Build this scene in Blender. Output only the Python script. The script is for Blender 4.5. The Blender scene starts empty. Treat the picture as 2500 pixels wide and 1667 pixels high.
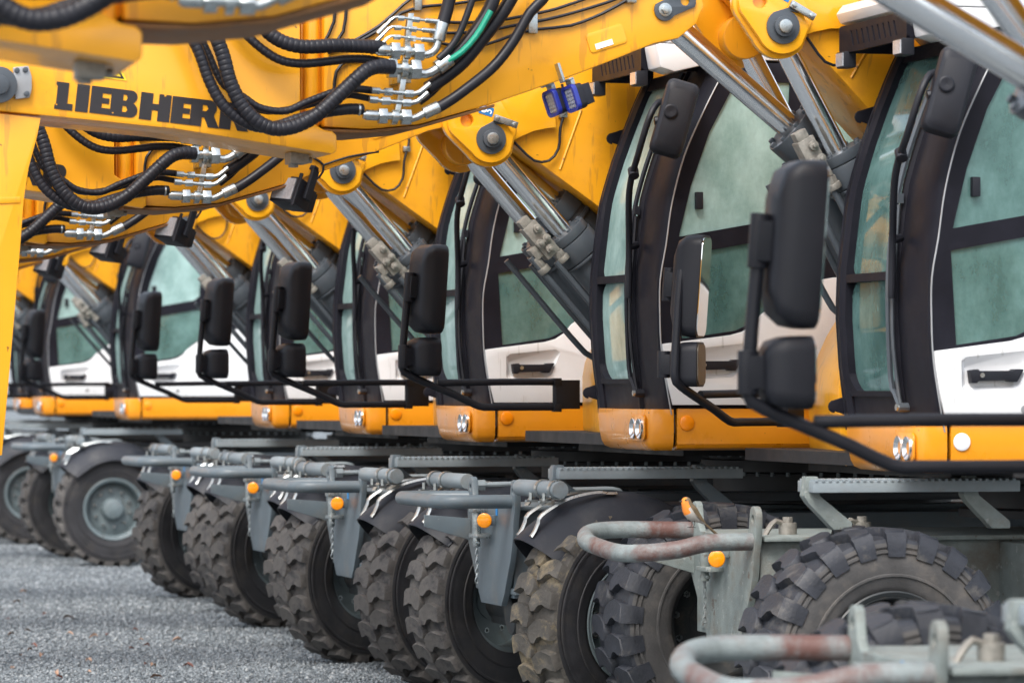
import bpy, bmesh, math, random
from mathutils import Vector, Matrix
from mathutils.geometry import tessellate_polygon
random.seed(7)
S = bpy.context.scene
COL = S.collection
R = math.radians
PI = math.pi

# ------------------------------------------------------------------ materials
MATS = {}
def nt(name):
    m = bpy.data.materials.new(name); m.use_nodes = True
    t = m.node_tree; b = t.nodes['Principled BSDF']
    MATS[name] = m
    return m, t, b
def N(t, typ, **kw):
    n = t.nodes.new(typ)
    for k, v in kw.items():
        if k in n.inputs: n.inputs[k].default_value = v
        else: setattr(n, k, v)
    return n
def noise(t, scale, detail=4, coord='Object', rough=.6, stretch=None):
    tc = N(t, 'ShaderNodeTexCoord')
    src = tc.outputs[coord]
    if stretch:
        mp = N(t, 'ShaderNodeMapping'); mp.inputs['Scale'].default_value = stretch
        t.links.new(src, mp.inputs['Vector']); src = mp.outputs['Vector']
    n = N(t, 'ShaderNodeTexNoise'); n.inputs['Scale'].default_value = scale
    n.inputs['Detail'].default_value = detail; n.inputs['Roughness'].default_value = rough
    t.links.new(src, n.inputs['Vector'])
    return n
def ramp(t, src, stops):
    r = N(t, 'ShaderNodeValToRGB')
    e = r.color_ramp.elements
    while len(e) < len(stops): e.new(.5)
    for el, (p, c) in zip(e, stops):
        el.position = p; el.color = (*c, 1) if len(c) == 3 else c
    t.links.new(src, r.inputs['Fac'])
    return r
def simple(name, col, rough=.5, metal=0., coat=0., var=.12, vscale=6., bump=0., bscale=80., dirt=None, dirt_at=(.55, .75), dscale=4., stretch=None):
    m, t, b = nt(name)
    n = noise(t, vscale, 5, stretch=stretch)
    lo = tuple(c*(1-var) for c in col); hi = tuple(min(1, c*(1+var)) for c in col)
    r = ramp(t, n.outputs['Fac'], [(.3, lo), (.7, hi)])
    out = r.outputs['Color']
    if dirt:
        n2 = noise(t, dscale, 7, rough=.7)
        f = ramp(t, n2.outputs['Fac'], [(dirt_at[0], (0, 0, 0)), (dirt_at[1], (1, 1, 1))])
        mx = N(t, 'ShaderNodeMixRGB'); t.links.new(f.outputs['Color'], mx.inputs['Fac'])
        t.links.new(out, mx.inputs['Color1']); mx.inputs['Color2'].default_value = (*dirt, 1)
        out = mx.outputs['Color']
    t.links.new(out, b.inputs['Base Color'])
    rr = ramp(t, n.outputs['Fac'], [(.3, (max(.02, rough*.8),)*3), (.7, (min(1, rough*1.2),)*3)])
    t.links.new(rr.outputs['Color'], b.inputs['Roughness'])
    b.inputs['Metallic'].default_value = metal
    b.inputs['Coat Weight'].default_value = coat
    b.inputs['Coat Roughness'].default_value = .12
    if bump:
        n3 = noise(t, bscale, 6)
        bp = N(t, 'ShaderNodeBump'); bp.inputs['Strength'].default_value = bump; bp.inputs['Distance'].default_value = .01
        t.links.new(n3.outputs['Fac'], bp.inputs['Height']); t.links.new(bp.outputs['Normal'], b.inputs['Normal'])
    return m
YEL = simple('yellow_paint', (.86, .375, .012), .34, coat=.3, var=.05, vscale=2.2, dirt=(.60, .23, .02), dirt_at=(.58, .85), dscale=3)
def wear(m, col, thr, scale, amt, streak=None):
    """small chips and grease specks of their own colour on top of a paint"""
    t = m.node_tree; b = t.nodes['Principled BSDF']; src = b.inputs['Base Color'].links[0].from_socket
    n = noise(t, scale, 3, rough=.55, stretch=streak); f = ramp(t, n.outputs['Fac'], [(thr, (0, 0, 0)), (thr+.03, (amt,)*3)])
    mx = N(t, 'ShaderNodeMixRGB'); t.links.new(f.outputs['Color'], mx.inputs['Fac']); t.links.new(src, mx.inputs['Color1'])
    mx.inputs['Color2'].default_value = (*col, 1); t.links.new(mx.outputs['Color'], b.inputs['Base Color'])
wear(YEL, (.12, .06, .02), .72, 34, .8); wear(YEL, (.45, .19, .03), .60, 7, .45, (3, 3, .35))
YEL2 = simple('glossy_yellow_paint', (.87, .39, .013), .2, coat=.6, var=.04)
YEL_SHADE = simple('deck_shaded_yellow', (.78, .285, .010), .3, coat=.5, var=.05, dirt=(.45, .19, .03), dirt_at=(.6, .9))  # yellow paint made deeper orange; the deck's shade is put into the colour
BLK = simple('black_cab_paint', (.011, .011, .016), .48, coat=0, var=.2, dirt=(.018, .018, .026), dirt_at=(.55, .85), dscale=9)
BLK.node_tree.nodes['Principled BSDF'].inputs['Specular IOR Level'].default_value = .13
PLA = simple('black_plastic', (.012, .013, .018), .5, var=.2, bump=.08, bscale=300)
RUB = simple('hose_rubber', (.012, .012, .016), .42, var=.25)
wear(YEL_SHADE, (.16, .07, .02), .71, 30, .7)
WHT = simple('white_paint', (.74, .75, .755), .35, coat=.3, var=.03, dirt=(.5, .49, .46), dirt_at=(.62, .9), dscale=3)
wear(WHT, (.35, .34, .31), .66, 9, .35, (3, 3, .3)); wear(WHT, (.12, .11, .10), .75, 60, .6)
GRY = simple('grey_chassis_paint', (.105, .135, .155), .45, coat=.1, var=.12, dirt=(.16, .155, .14), dirt_at=(.52, .8), dscale=5)
GRYL = simple('pale_step_grey', (.22, .26, .28), .5, var=.15, dirt=(.18, .17, .15))
OLD = simple('worn_grey_paint', (.19, .22, .21), .6, var=.2, vscale=14, bump=.25, bscale=120, dirt=(.15, .12, .09), dirt_at=(.5, .78), dscale=6)
RST = simple('rusty_tube', (.19, .22, .22), .55, var=.25, vscale=14, bump=.3, bscale=90, dirt=(.12, .058, .048), dirt_at=(.43, .62), dscale=4)
wear(OLD, (.09, .05, .03), .66, 18, .7); wear(OLD, (.34, .36, .34), .64, 26, .6); wear(RST, (.06, .03, .02), .68, 26, .8)
DRK = simple('dark_cylinder_paint', (.055, .066, .078), .42, coat=.15, var=.12, dirt=(.09, .085, .08), dirt_at=(.55, .8))
wear(GRY, (.22, .235, .24), .70, 40, .6)
UND = simple('underside_black', (.012, .012, .014), .6, var=.3)
for q_ in ('black_plastic', 'hose_rubber'): MATS[q_].node_tree.nodes['Principled BSDF'].inputs['Specular IOR Level'].default_value = .3
CHR = simple('chrome_rod', (.86, .87, .88), .2, metal=1., var=.03)
ZNC = simple('zinc_fitting', (.42, .45, .45), .30, metal=.9, var=.12, vscale=60)
BRS = simple('dull_valve_metal', (.27, .255, .225), .5, metal=.5, var=.25, vscale=40, bump=.2)
SLV = simple('silver_trim', (.34, .35, .36), .35, metal=.4)
TYR = simple('tyre_sidewall', (.022, .022, .025), .65, var=.3, vscale=8, bump=.15, bscale=60, dirt=(.055, .048, .04), dirt_at=(.5, .8), dscale=5)
TYO = simple('dusty_old_sidewall', (.06, .058, .057), .75, var=.35, vscale=7, bump=.25, bscale=60, dirt=(.13, .115, .10), dirt_at=(.5, .75), dscale=6)
TRD = simple('dusty_tread', (.098, .091, .085), .85, var=.35, vscale=9, bump=.4, bscale=70, dirt=(.038, .037, .039), dirt_at=(.46, .62), dscale=9)
TRM = simple('muddy_tread', (.085, .078, .068), .9, var=.5, vscale=9, bump=.6, bscale=60, dirt=(.27, .215, .13), dirt_at=(.55, .68), dscale=5)
TRB = simple('black_tread', (.022, .025, .033), .6, var=.3, vscale=9, bump=.3, bscale=70, dirt=(.13, .12, .105), dirt_at=(.55, .75), dscale=6)
RIM = simple('rim_grey', (.13, .165, .175), .45, var=.15, dirt=(.09, .075, .06), dirt_at=(.55, .75), dscale=9)
RIMD = simple('rim_dark', (.03, .034, .036), .5, var=.2, dirt=(.10, .085, .065), dirt_at=(.55, .75), dscale=9)
MUD = simple('mudguard_plastic', (.018, .021, .029), .55, var=.2, dirt=(.06, .06, .06), dirt_at=(.5, .85))
MUD.node_tree.nodes['Principled BSDF'].inputs['Specular IOR Level'].default_value = .35
AMB = simple('amber_reflector', (.95, .30, .0), .25, coat=.6, var=.06, vscale=120)
ORD = simple('orange_reflector', (.93, .27, .0), .3, coat=.5, var=.03)
WHD = simple('white_disc', (.85, .85, .85), .4, var=.02)
LTR = simple('black_lettering', (.016, .014, .016), .5, var=.1)
YST = simple('yellow_sticker', (.85, .62, .02), .4, var=.03)
BLU = simple('blue_sticker', (.02, .17, .42), .4, var=.05)
BLP = simple('blue_lamp_bezel', (.012, .025, .26), .3, coat=.4, var=.1)
BMK = simple('blue_paint_mark', (.02, .22, .55), .5, var=.2)
GRN = simple('green_hose_sleeve', (.0, .26, .16), .5, var=.15, vscale=60)
LED = simple('lamp_lens', (.45, .47, .5), .15, metal=.3, coat=.8, var=.2, vscale=90)
SEA = simple('seat_fabric', (.03, .032, .035), .8)
MIR = simple('mirror_glass', (.75, .77, .78), .05, metal=1., var=.02)
DMR = simple('dirty_mirror_reflection', (.10, .085, .065), .5, metal=.2, var=.5, vscale=25, dirt=(.02, .02, .018))  # grime plus a brown reflection of the ground, painted into the colour

def make_glass(name, a, b_, fog):
    m, t, b = nt(name)
    t.nodes.remove(b)
    out = t.nodes['Material Output']
    n = noise(t, 3.2, 8, rough=.65, stretch=(1, 1, .8))
    n2 = noise(t, 45, 5, rough=.7, stretch=(1, 1, .3))
    mixn = N(t, 'ShaderNodeMath', operation='MULTIPLY_ADD'); mixn.inputs[1].default_value = .14
    t.links.new(n2.outputs['Fac'], mixn.inputs[0]); t.links.new(n.outputs['Fac'], mixn.inputs[2])
    col = ramp(t, mixn.outputs[0], [(.42, a), (.8, b_)])
    d = N(t, 'ShaderNodeBsdfDiffuse'); tr = N(t, 'ShaderNodeBsdfTranslucent')
    t.links.new(col.outputs['Color'], d.inputs['Color']); t.links.new(col.outputs['Color'], tr.inputs['Color'])
    m1 = N(t, 'ShaderNodeMixShader'); m1.inputs[0].default_value = .35
    t.links.new(d.outputs[0], m1.inputs[1]); t.links.new(tr.outputs[0], m1.inputs[2])
    tp = N(t, 'ShaderNodeBsdfTransparent'); tp.inputs['Color'].default_value = (.62, .88, .82, 1)
    fr = ramp(t, mixn.outputs[0], [(.35, (fog+.22,)*3), (.8, (max(fog-.1, .02),)*3)])
    m2 = N(t, 'ShaderNodeMixShader'); t.links.new(fr.outputs['Color'], m2.inputs[0])
    t.links.new(m1.outputs[0], m2.inputs[1]); t.links.new(tp.outputs[0], m2.inputs[2])
    g = N(t, 'ShaderNodeBsdfGlossy'); g.inputs['Roughness'].default_value = .06
    f = N(t, 'ShaderNodeFresnel'); f.inputs['IOR'].default_value = 1.55
    m3 = N(t, 'ShaderNodeMixShader'); t.links.new(f.outputs[0], m3.inputs[0])
    t.links.new(m2.outputs[0], m3.inputs[1]); t.links.new(g.outputs[0], m3.inputs[2])
    t.links.new(m3.outputs[0], out.inputs['Surface'])
    return m
LIP = simple('brown_boom_edge', (.20, .085, .02), .6, var=.3, vscale=12)
GLS = make_glass('misted_glass', (.41, .65, .61), (.72, .97, .93), .14)
GLC = make_glass('clear_teal_glass', (.15, .32, .30), (.32, .56, .53), .38)

# ------------------------------------------------------------------ mesh builder
class MB:
    def __init__(s): s.v = []; s.f = []; s.mi = []; s.cur = 0
    def mat(s, i): s.cur = i; return s
    def add(s, vs, fs):
        o = len(s.v); s.v += [tuple(p) for p in vs]
        for f in fs: s.f.append([o+i for i in f]); s.mi.append(s.cur)
        return s
    def box(s, x0, x1, y0, y1, z0, z1, M=None):
        vs = [Vector((x, y, z)) for x in (x0, x1) for y in (y0, y1) for z in (z0, z1)]
        if M: vs = [M @ p for p in vs]
        return s.add(vs, [(0, 1, 3, 2), (4, 6, 7, 5), (0, 4, 5, 1), (2, 3, 7, 6), (0, 2, 6, 4), (1, 5, 7, 3)])
    def plate(s, outline, a0, a1, holes=(), axis='y', fn=None):
        """extrude a 2-D outline (with holes) between a0 and a1 along an axis; fn maps (u,w,a)->xyz"""
        if fn is None:
            fn = {'y': lambda u, w, a: (u, a, w), 'x': lambda u, w, a: (a, u, w), 'z': lambda u, w, a: (u, w, a)}[axis]
        loops = [list(outline)] + [list(h) for h in holes]
        pts = [p for l in loops for p in l]
        tris = tessellate_polygon([[Vector((p[0], p[1], 0)) for p in l] for l in loops])
        n = len(pts)
        vs = [fn(p[0], p[1], a0) for p in pts] + [fn(p[0], p[1], a1) for p in pts]
        fs = [tuple(t) for t in tris] + [tuple(n+i for i in reversed(t)) for t in tris]
        o = 0
        for l in loops:
            k = len(l)
            for i in range(k):
                j = (i+1) % k
                fs.append((o+i, o+j, n+o+j, n+o+i))
            o += k
        return s.add(vs, fs)
    def tube(s, path, r, n=10, caps=True, rib=None, r2=None):
        P = [Vector(p) for p in path]
        k = len(P)
        T = [(P[min(i+1, k-1)]-P[max(i-1, 0)]).normalized() for i in range(k)]
        up = Vector((0, 0, 1)) if abs(T[0].z) < .9 else Vector((1, 0, 0))
        u = T[0].cross(up).normalized()
        vs = []; fs = []
        for i in range(k):
            u = (u - T[i]*u.dot(T[i])).normalized(); w = T[i].cross(u)
            rr = r if r2 is None else r+(r2-r)*i/(k-1)
            if rib: rr *= rib[i % len(rib)]
            for j in range(n):
                a = 2*PI*j/n
                vs.append(P[i]+(u*math.cos(a)+w*math.sin(a))*rr)
        for i in range(k-1):
            for j in range(n):
                fs.append((i*n+j, i*n+(j+1) % n, (i+1)*n+(j+1) % n, (i+1)*n+j))
        if caps: fs += [tuple(range(n-1, -1, -1)), tuple(range((k-1)*n, k*n))]
        return s.add(vs, fs)
    def cyl(s, p0, p1, r, n=20, r2=None): return s.tube([p0, p1], r, n, r2=r2)
    def ring(s, prof, n=48, M=None, close=False):
        """revolve (radius, height) profile about local z"""
        vs = []; fs = []; k = len(prof)
        for j in range(n):
            a = 2*PI*j/n
            for r, h in prof:
                p = Vector((r*math.cos(a), r*math.sin(a), h)); vs.append(M @ p if M else p)
        for j in range(n):
            q = (j+1) % n
            for i in range(k if close else k-1):
                i2 = (i+1) % k
                fs.append((j*k+i, q*k+i, q*k+i2, j*k+i2))
        return s.add(vs, fs)
    def mesh(s, name, mats, bevel=0., angle=32, seg=2):
        bm = bmesh.new()
        bv = [bm.verts.new(p) for p in s.v]
        for f, mi in zip(s.f, s.mi):
            try:
                bf = bm.faces.new([bv[i] for i in f]); bf.material_index = mi
            except ValueError: pass
        bmesh.ops.recalc_face_normals(bm, faces=bm.faces)
        if bevel:
            bm.edges.ensure_lookup_table()
            es = [e for e in bm.edges if len(e.link_faces) == 2 and e.calc_face_angle(0) > R(angle)]
            if es: bmesh.ops.bevel(bm, geom=es, offset=bevel, segments=seg, affect='EDGES', clamp_overlap=True, profile=.6)
        me = bpy.data.meshes.new(name)
        bm.to_mesh(me); bm.free()
        for m in mats: me.materials.append(m)
        me.shade_smooth()
        me.set_sharp_from_angle(angle=R(angle))
        return me
CACHE = {}
def part(name, parent, key, build, mats, bevel=0., loc=None, rot=None, angle=32, label=None, scale=None):
    """one mesh object under a parent; meshes are shared by key"""
    k = (key, tuple(m.name for m in mats))
    if k not in CACHE:
        mb = MB(); build(mb); CACHE[k] = mb.mesh(name, mats, bevel, angle)
    o = bpy.data.objects.new(name, CACHE[k]); COL.objects.link(o)
    if parent is not None: o.parent = parent
    if loc: o.location = loc
    if rot: o.rotation_euler = rot
    if scale: o.scale = (scale,)*3
    if label: o['label'] = label
    return o
def empty(name, loc, parent=None, rot=None):
    o = bpy.data.objects.new(name, None); COL.objects.link(o); o.location = loc
    o.empty_display_size = .2
    if parent is not None: o.parent = parent
    if rot: o.rotation_euler = rot
    return o
def tag(o, label=None, cat=None, group=None, kind=None):
    if label: o['label'] = label
    if cat: o['category'] = cat
    if group: o['group'] = group
    if kind: o['kind'] = kind
    return o

def lerp_tab(tab, z):
    if z <= tab[0][0]: return tab[0][1]
    for (a, x), (b, y) in zip(tab, tab[1:]):
        if z <= b: return x+(y-x)*(z-a)/(b-a)
    return tab[-1][1]
def spline(pts, step=.03):
    """Catmull-Rom through 3-D points"""
    P = [Vector(p) for p in pts]; P = [P[0]*2-P[1]]+P+[P[-1]*2-P[-2]]
    out = []
    for i in range(1, len(P)-2):
        a, b, c, d = P[i-1:i+3]
        n = max(2, int((c-b).length/step))
        for k in range(n):
            t = k/n
            out.append(.5*((2*b)+(c-a)*t+(2*a-5*b+4*c-d)*t*t+(3*b-a-3*c+d)*t**3))
    out.append(P[-2])
    return out
def arc(cx, cz, r, a0, a1, n=10): return [(cx+r*math.cos(R(a0+(a1-a0)*i/n)), cz+r*math.sin(R(a0+(a1-a0)*i/n))) for i in range(n+1)]
def rrect(x0, x1, z0, z1, r, n=5):
    return arc(x1-r, z1-r, r, 0, 90, n)+arc(x0+r, z1-r, r, 90, 180, n)+arc(x0+r, z0+r, r, 180, 270, n)+arc(x1-r, z0+r, r, 270, 360, n)
def dense(pts, step=.07):
    out = []
    for i in range(len(pts)):
        a, b = pts[i], pts[(i+1) % len(pts)]
        n = max(1, int(math.hypot(b[0]-a[0], b[1]-a[1])/step))
        out += [(a[0]+(b[0]-a[0])*k/n, a[1]+(b[1]-a[1])*k/n) for k in range(n)]
    return out

# ------------------------------------------------------------------ camera, light, sky
F_PX, TH, YH, HCAM = 9500., R(15.2), 888., 1.63
cam_d = bpy.data.cameras.new('camera'); cam = bpy.data.objects.new('camera', cam_d); COL.objects.link(cam)
cam.location = (0, 0, HCAM); cam.rotation_euler = (R(90), 0, -TH)
cam_d.sensor_width = 36.; cam_d.lens = F_PX/2352*36
cam_d.shift_y = (YH-784)/2352
cam_d.clip_start = .2; cam_d.clip_end = 2000
cam_d.dof.use_dof = True; cam_d.dof.focus_distance = 19.2; cam_d.dof.aperture_fstop = 4.0; cam_d.dof.aperture_blades = 9
S.camera = cam
SUN_EL, SUN_AZ = R(52), R(215)
w = bpy.data.worlds.new('World'); S.world = w; w.use_nodes = True
wt = w.node_tree; bg = wt.nodes['Background']
sky = wt.nodes.new('ShaderNodeTexSky'); sky.sky_type = 'NISHITA'; sky.sun_disc = False
sky.sun_elevation = SUN_EL; sky.sun_rotation = SUN_AZ; sky.air_density = 1.; sky.dust_density = 4.; sky.ozone_density = 1.
hs = wt.nodes.new('ShaderNodeHueSaturation'); hs.inputs['Saturation'].default_value = .75; hs.inputs['Value'].default_value = 1.1
wt.links.new(sky.outputs[0], hs.inputs['Color']); cl = wt.nodes.new('ShaderNodeMixRGB'); cl.inputs['Fac'].default_value = .4; cl.inputs['Color2'].default_value = (4.6, 5.0, 5.4, 1)   # thin even cloud over the clear sky
wt.links.new(hs.outputs[0], cl.inputs['Color1']); wt.links.new(cl.outputs[0], bg.inputs['Color'])
bg.inputs['Strength'].default_value = .15
sl = bpy.data.lights.new('sun', 'SUN'); so = bpy.data.objects.new('sun', sl); COL.objects.link(so)
sl.energy = 1.2; sl.angle = R(25); sl.color = (1, .98, .95)
# direction the sun stands in (matches the sky texture's rotation, measured from +Y clockwise)
sd = Vector((math.sin(SUN_AZ)*math.cos(SUN_EL), math.cos(SUN_AZ)*math.cos(SUN_EL), math.sin(SUN_EL)))
so.rotation_euler = (-sd).to_track_quat('-Z', 'Y').to_euler()
S.view_settings.view_transform = 'Standard'; S.view_settings.look = 'None'
S.view_settings.exposure = 1.2; S.view_settings.gamma = 1

# ------------------------------------------------------------------ ground
def gz(y):
    """the yard dips slightly towards the near end of the row"""
    t = min(1, max(0, (y-12)/6.5)); return -.14*(1-t*t*(3-2*t))
def ground():
    m, t, b = nt('gravel')
    tc = N(t, 'ShaderNodeTexCoord')
    v = N(t, 'ShaderNodeTexVoronoi'); v.inputs['Scale'].default_value = 34
    v2 = N(t, 'ShaderNodeTexVoronoi'); v2.inputs['Scale'].default_value = 80
    n = N(t, 'ShaderNodeTexNoise'); n.inputs['Scale'].default_value = .7; n.inputs['Detail'].default_value = 8
    for x in (v, v2, n): t.links.new(tc.outputs['Object'], x.inputs['Vector'])
    bw = N(t, 'ShaderNodeRGBToBW'); t.links.new(v.outputs['Color'], bw.inputs[0])
    r = ramp(t, bw.outputs[0], [(.15, (.05, .062, .07)), (.5, (.15, .17, .185)), (.85, (.34, .37, .39))])
    bw2 = N(t, 'ShaderNodeRGBToBW'); t.links.new(v2.outputs['Color'], bw2.inputs[0])
    r2 = ramp(t, bw2.outputs[0], [(.1, (.45, .45, .45)), (.9, (1.4, 1.4, 1.38))])
    mu = N(t, 'ShaderNodeMixRGB', blend_type='MULTIPLY'); mu.inputs['Fac'].default_value = 1
    t.links.new(r.outputs[0], mu.inputs['Color1']); t.links.new(r2.outputs[0], mu.inputs['Color2'])
    rn = ramp(t, n.outputs['Fac'], [(.35, (.72, .74, .76)), (.65, (1.12, 1.1, 1.06))])
    mu2 = N(t, 'ShaderNodeMixRGB', blend_type='MULTIPLY'); mu2.inputs['Fac'].default_value = 1
    t.links.new(mu.outputs[0], mu2.inputs['Color1']); t.links.new(rn.outputs[0], mu2.inputs['Color2'])
    t.links.new(mu2.outputs[0], b.inputs['Base Color']); b.inputs['Roughness'].default_value = .85
    bp = N(t, 'ShaderNodeBump'); bp.inputs['Strength'].default_value = .9; bp.inputs['Distance'].default_value = .012
    ad = N(t, 'ShaderNodeMath', operation='ADD'); t.links.new(v.outputs['Distance'], ad.inputs[0]); t.links.new(v2.outputs['Distance'], ad.inputs[1])
    t.links.new(ad.outputs[0], bp.inputs['Height']); bp.invert = True
    t.links.new(bp.outputs['Normal'], b.inputs['Normal'])
    mb = MB()
    ys = [-100, 0, 11.5]+[12+.5*k for k in range(15)]+[30, 60, 200, 900]
    for y in ys: mb.v += [(-400, y, gz(y)), (400, y, gz(y))]
    for k in range(len(ys)-1): mb.f.append([2*k, 2*k+1, 2*k+3, 2*k+2]); mb.mi.append(0)
    o = bpy.data.objects.new('gravel_ground', mb.mesh('gravel_ground', [m])); COL.objects.link(o)
    tag(o, 'grey crushed gravel yard under the row of excavators', 'ground', kind='structure')
ground()
def stones(count=120000):
    import numpy as np
    rs = np.random.RandomState(4)
    Y = 20.5+22*rs.rand(count)**1.7
    px = rs.uniform(-60, 1000, count)
    X = Y*np.tan(TH+np.arctan((px-1176)/F_PX))
    k = X < 6.6; X, Y = X[k], Y[k]; n = len(X)
    size = (.0055+.009*rs.rand(n)**2.4)*(1+.018*(Y-20))
    base = np.array([(1, 0, 0), (-1, 0, 0), (0, 1, 0), (0, -1, 0), (0, 0, .8), (0, 0, -.6)], float)
    tri = np.array([(0, 2, 4), (2, 1, 4), (1, 3, 4), (3, 0, 4), (2, 0, 5), (1, 2, 5), (3, 1, 5), (0, 3, 5)])
    V = base[None]*rs.uniform(.65, 1.25, (n, 6, 1))+rs.uniform(-.22, .22, (n, 6, 3))
    a = rs.uniform(0, 6.28, n); c, s_ = np.cos(a)[:, None], np.sin(a)[:, None]
    V = np.stack([V[..., 0]*c-V[..., 1]*s_, V[..., 0]*s_+V[..., 1]*c, V[..., 2]*.8], -1)*size[:, None, None]
    V[..., 0] += X[:, None]; V[..., 1] += Y[:, None]; V[..., 2] += size[:, None]*.35
    Fi = tri[None]+(np.arange(n)*6)[:, None, None]
    me = bpy.data.meshes.new('loose_gravel')
    me.vertices.add(n*6); me.vertices.foreach_set('co', V.astype('f').ravel())
    me.loops.add(n*24); me.loops.foreach_set('vertex_index', Fi.astype('i').ravel())
    me.polygons.add(n*8); me.polygons.foreach_set('loop_start', np.arange(0, n*24, 3, dtype='i')); me.update(calc_edges=True)
    m, t, b = nt('gravel_stone')
    g = N(t, 'ShaderNodeNewGeometry'); r = ramp(t, g.outputs['Random Per Island'], [(.0, (.085, .10, .112)), (.45, (.165, .188, .203)), (.85, (.255, .282, .298)), (1., (.40, .42, .425))])
    t.links.new(r.outputs[0], b.inputs['Base Color']); b.inputs['Roughness'].default_value = .8
    me.materials.append(m)
    o = bpy.data.objects.new('loose_gravel', me); COL.objects.link(o)
    tag(o, 'loose grey crushed stones lying on the yard', 'gravel', kind='stuff')
stones()

# ------------------------------------------------------------------ cab
FXT = [(1.45, .085), (1.55, .078), (1.65, .065), (1.76, .050), (1.99, .035), (2.17, .040), (2.3, .055), (2.46, .075), (2.54, .088), (2.71, .14), (2.87, .20), (3.04, .27), (3.12, .31), (3.2, .35)]
def FX(z): return lerp_tab(FXT, z)
def CG(v):
    if v > -1.05: return 0 if v < -.3 else .03*((v+.3)/.08)**2
    t = (-1.05-v)/.25
    return .058*t*t
def front(v, z, a): return (FX(z)+CG(v)+a, v, z)
SIL = [(1.50, .118), (1.54, .11), (1.78, .07), (1.97, .06), (2.13, .062), (2.29, .09), (2.49, .12), (2.71, .18), (2.91, .27), (3.10, .37), (3.15, .40)]
WIN_UP = [(.43, 3.06), (.30, 2.82), (.21, 2.57), (.15, 2.33), (.62, 2.413), (.665, 2.45), (.70, 3.06)]
WIN_LO = [(.142, 2.24), (.62, 2.325), (.80, 2.355), (.80, 2.17), (.72, 2.10), (.60, 2.01), (.52, 1.935), (.43, 1.893), (.165, 1.855)]
WIN_RE = [(.76, 3.06), (.74, 2.47), (1.42, 2.50), (1.42, 3.06)]
WHITE_TOP = [(.068, 1.83), (.40, 1.872), (.46, 1.888), (.51, 1.92), (.55, 1.967), (.70, 2.075), (.80, 2.125), (.91, 2.145), (1.52, 2.18)]
def b_cab_front(m):
    zs = [1.50+i*(3.14-1.50)/24 for i in range(25)]
    def loft(secs):
        k = len(secs[0]); vs = [p for r_ in secs for p in r_]; n = len(secs)
        m.add(vs, [(i*k+j, i*k+(j+1) % k, (i+1)*k+(j+1) % k, (i+1)*k+j) for i in range(n-1) for j in range(k)]+[tuple(range(k)), tuple(range((n-1)*k, n*k))])
    sil = [(z, x) for z, x in SIL]
    loft([[(FX(z)+dx, v, z) for dx, v in ((.05, -.925), (-.010, -.925), (-.014, -.94), (-.012, -.955), (.004, -.965), (.0, -1.0), (-.004, -1.05), (-.003, -1.10), (.003, -1.17), (.010, -1.24))]
          +[(lerp_tab(sil, z)-.012, -1.285, z), (lerp_tab(sil, z)+.006, -1.302, z), (lerp_tab(sil, z)+.05, -1.262, z)] for z in zs])
    loft([[(FX(z)+dx, v, z) for dx, v in ((.05, -.365), (-.012, -.365), (-.020, -.345), (-.014, -.335), (-.024, -.32), (-.022, -.29), (-.014, -.28), (-.020, -.265), (-.010, -.235), (.02, -.22), (.09, -.22), (.10, -.30))] for z in zs])
    m.plate(dense([(-.93, 1.50), (-.36, 1.50), (-.36, 1.645), (-.93, 1.645)]), -.004, .05, fn=front)
    m.plate(dense([(-.93, 1.645), (-.36, 1.645), (-.36, 1.668), (-.93, 1.668)]), -.016, .03, fn=front)
    m.plate(dense([(-.93, 3.075), (-.36, 3.075), (-.36, 3.14), (-.93, 3.14)]), -.006, .05, fn=front)
    m.plate(dense([(-.93, 2.13), (-.36, 2.13), (-.36, 2.165), (-.93, 2.165)]), -.012, .03, fn=front)
    for v0, sg in ((-.36, -1), (-.93, 1)):
        a = [(v0+sg*(.11-.11*math.cos(R(t))), 1.775-.11*math.sin(R(t))) for t in range(0, 91, 15)]
        m.plate([(v0, 1.665)]+a, -.012, .04, fn=front)
def b_cab_body(m):
    # roof rail, rear frame, right side frame, floor
    m.box(.40, 1.52, -1.27, -.24, 3.10, 3.16)
    m.box(.16, 1.52, -1.27, -.24, 1.50, 1.56)
    rear = [(-1.27, 1.56), (-.24, 1.56), (-.24, 3.10), (-1.27, 3.10)]
    m.plate(rear, 1.47, 1.52, [rrect(-1.17, -.34, 2.2, 3.0, .06)], axis='x')
    right = [(FX(z)+.075, z) for z in [1.56+i*.11 for i in range(15)]]+[(1.469, 3.10), (1.469, 1.56)]
    hole = [(FX(z)+.14, z) for z in [1.95+i*.09 for i in range(12)]]+[(1.36, 2.94), (1.36, 1.95)]
    m.plate(right, -.26, -.22, [hole])
def b_side(m):
    sil = [(x, z) for z, x in SIL if z > 1.8]
    out = [(.068, 1.83)]+[(.0605, 1.9)]+sil[0:]+[(1.52, 3.15)]+list(reversed(WHITE_TOP[1:]))
    m.plate(out, -1.302, -1.268, [WIN_UP, WIN_LO, WIN_RE])
def b_white(m):
    lo = [(.118, 1.545), (.09, 1.66), (.072, 1.77)]
    out = lo+WHITE_TOP+[(1.52, 1.545)]
    scoop = [(.185, 1.79), (.205, 1.805), (.46, 1.83), (.485, 1.815), (.44, 1.70), (.405, 1.675), (.20, 1.668), (.185, 1.685)]
    m.plate(out, -1.316, -1.266, [scoop])
    # recessed hand scoop: sloping walls to an inset face
    cx = sum(p[0] for p in scoop)/8; cz = sum(p[1] for p in scoop)/8
    inn = [(cx+(x-cx)*.86, cz+(z-cz)*.62-.012) for x, z in scoop]
    n = 8
    vs = [(x, -1.316, z) for x, z in scoop]+[(x, -1.292, z) for x, z in inn]
    m.add(vs, [(i, (i+1) % n, n+(i+1) % n, n+i) for i in range(n)]+[tuple(range(n, 2*n))])
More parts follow.
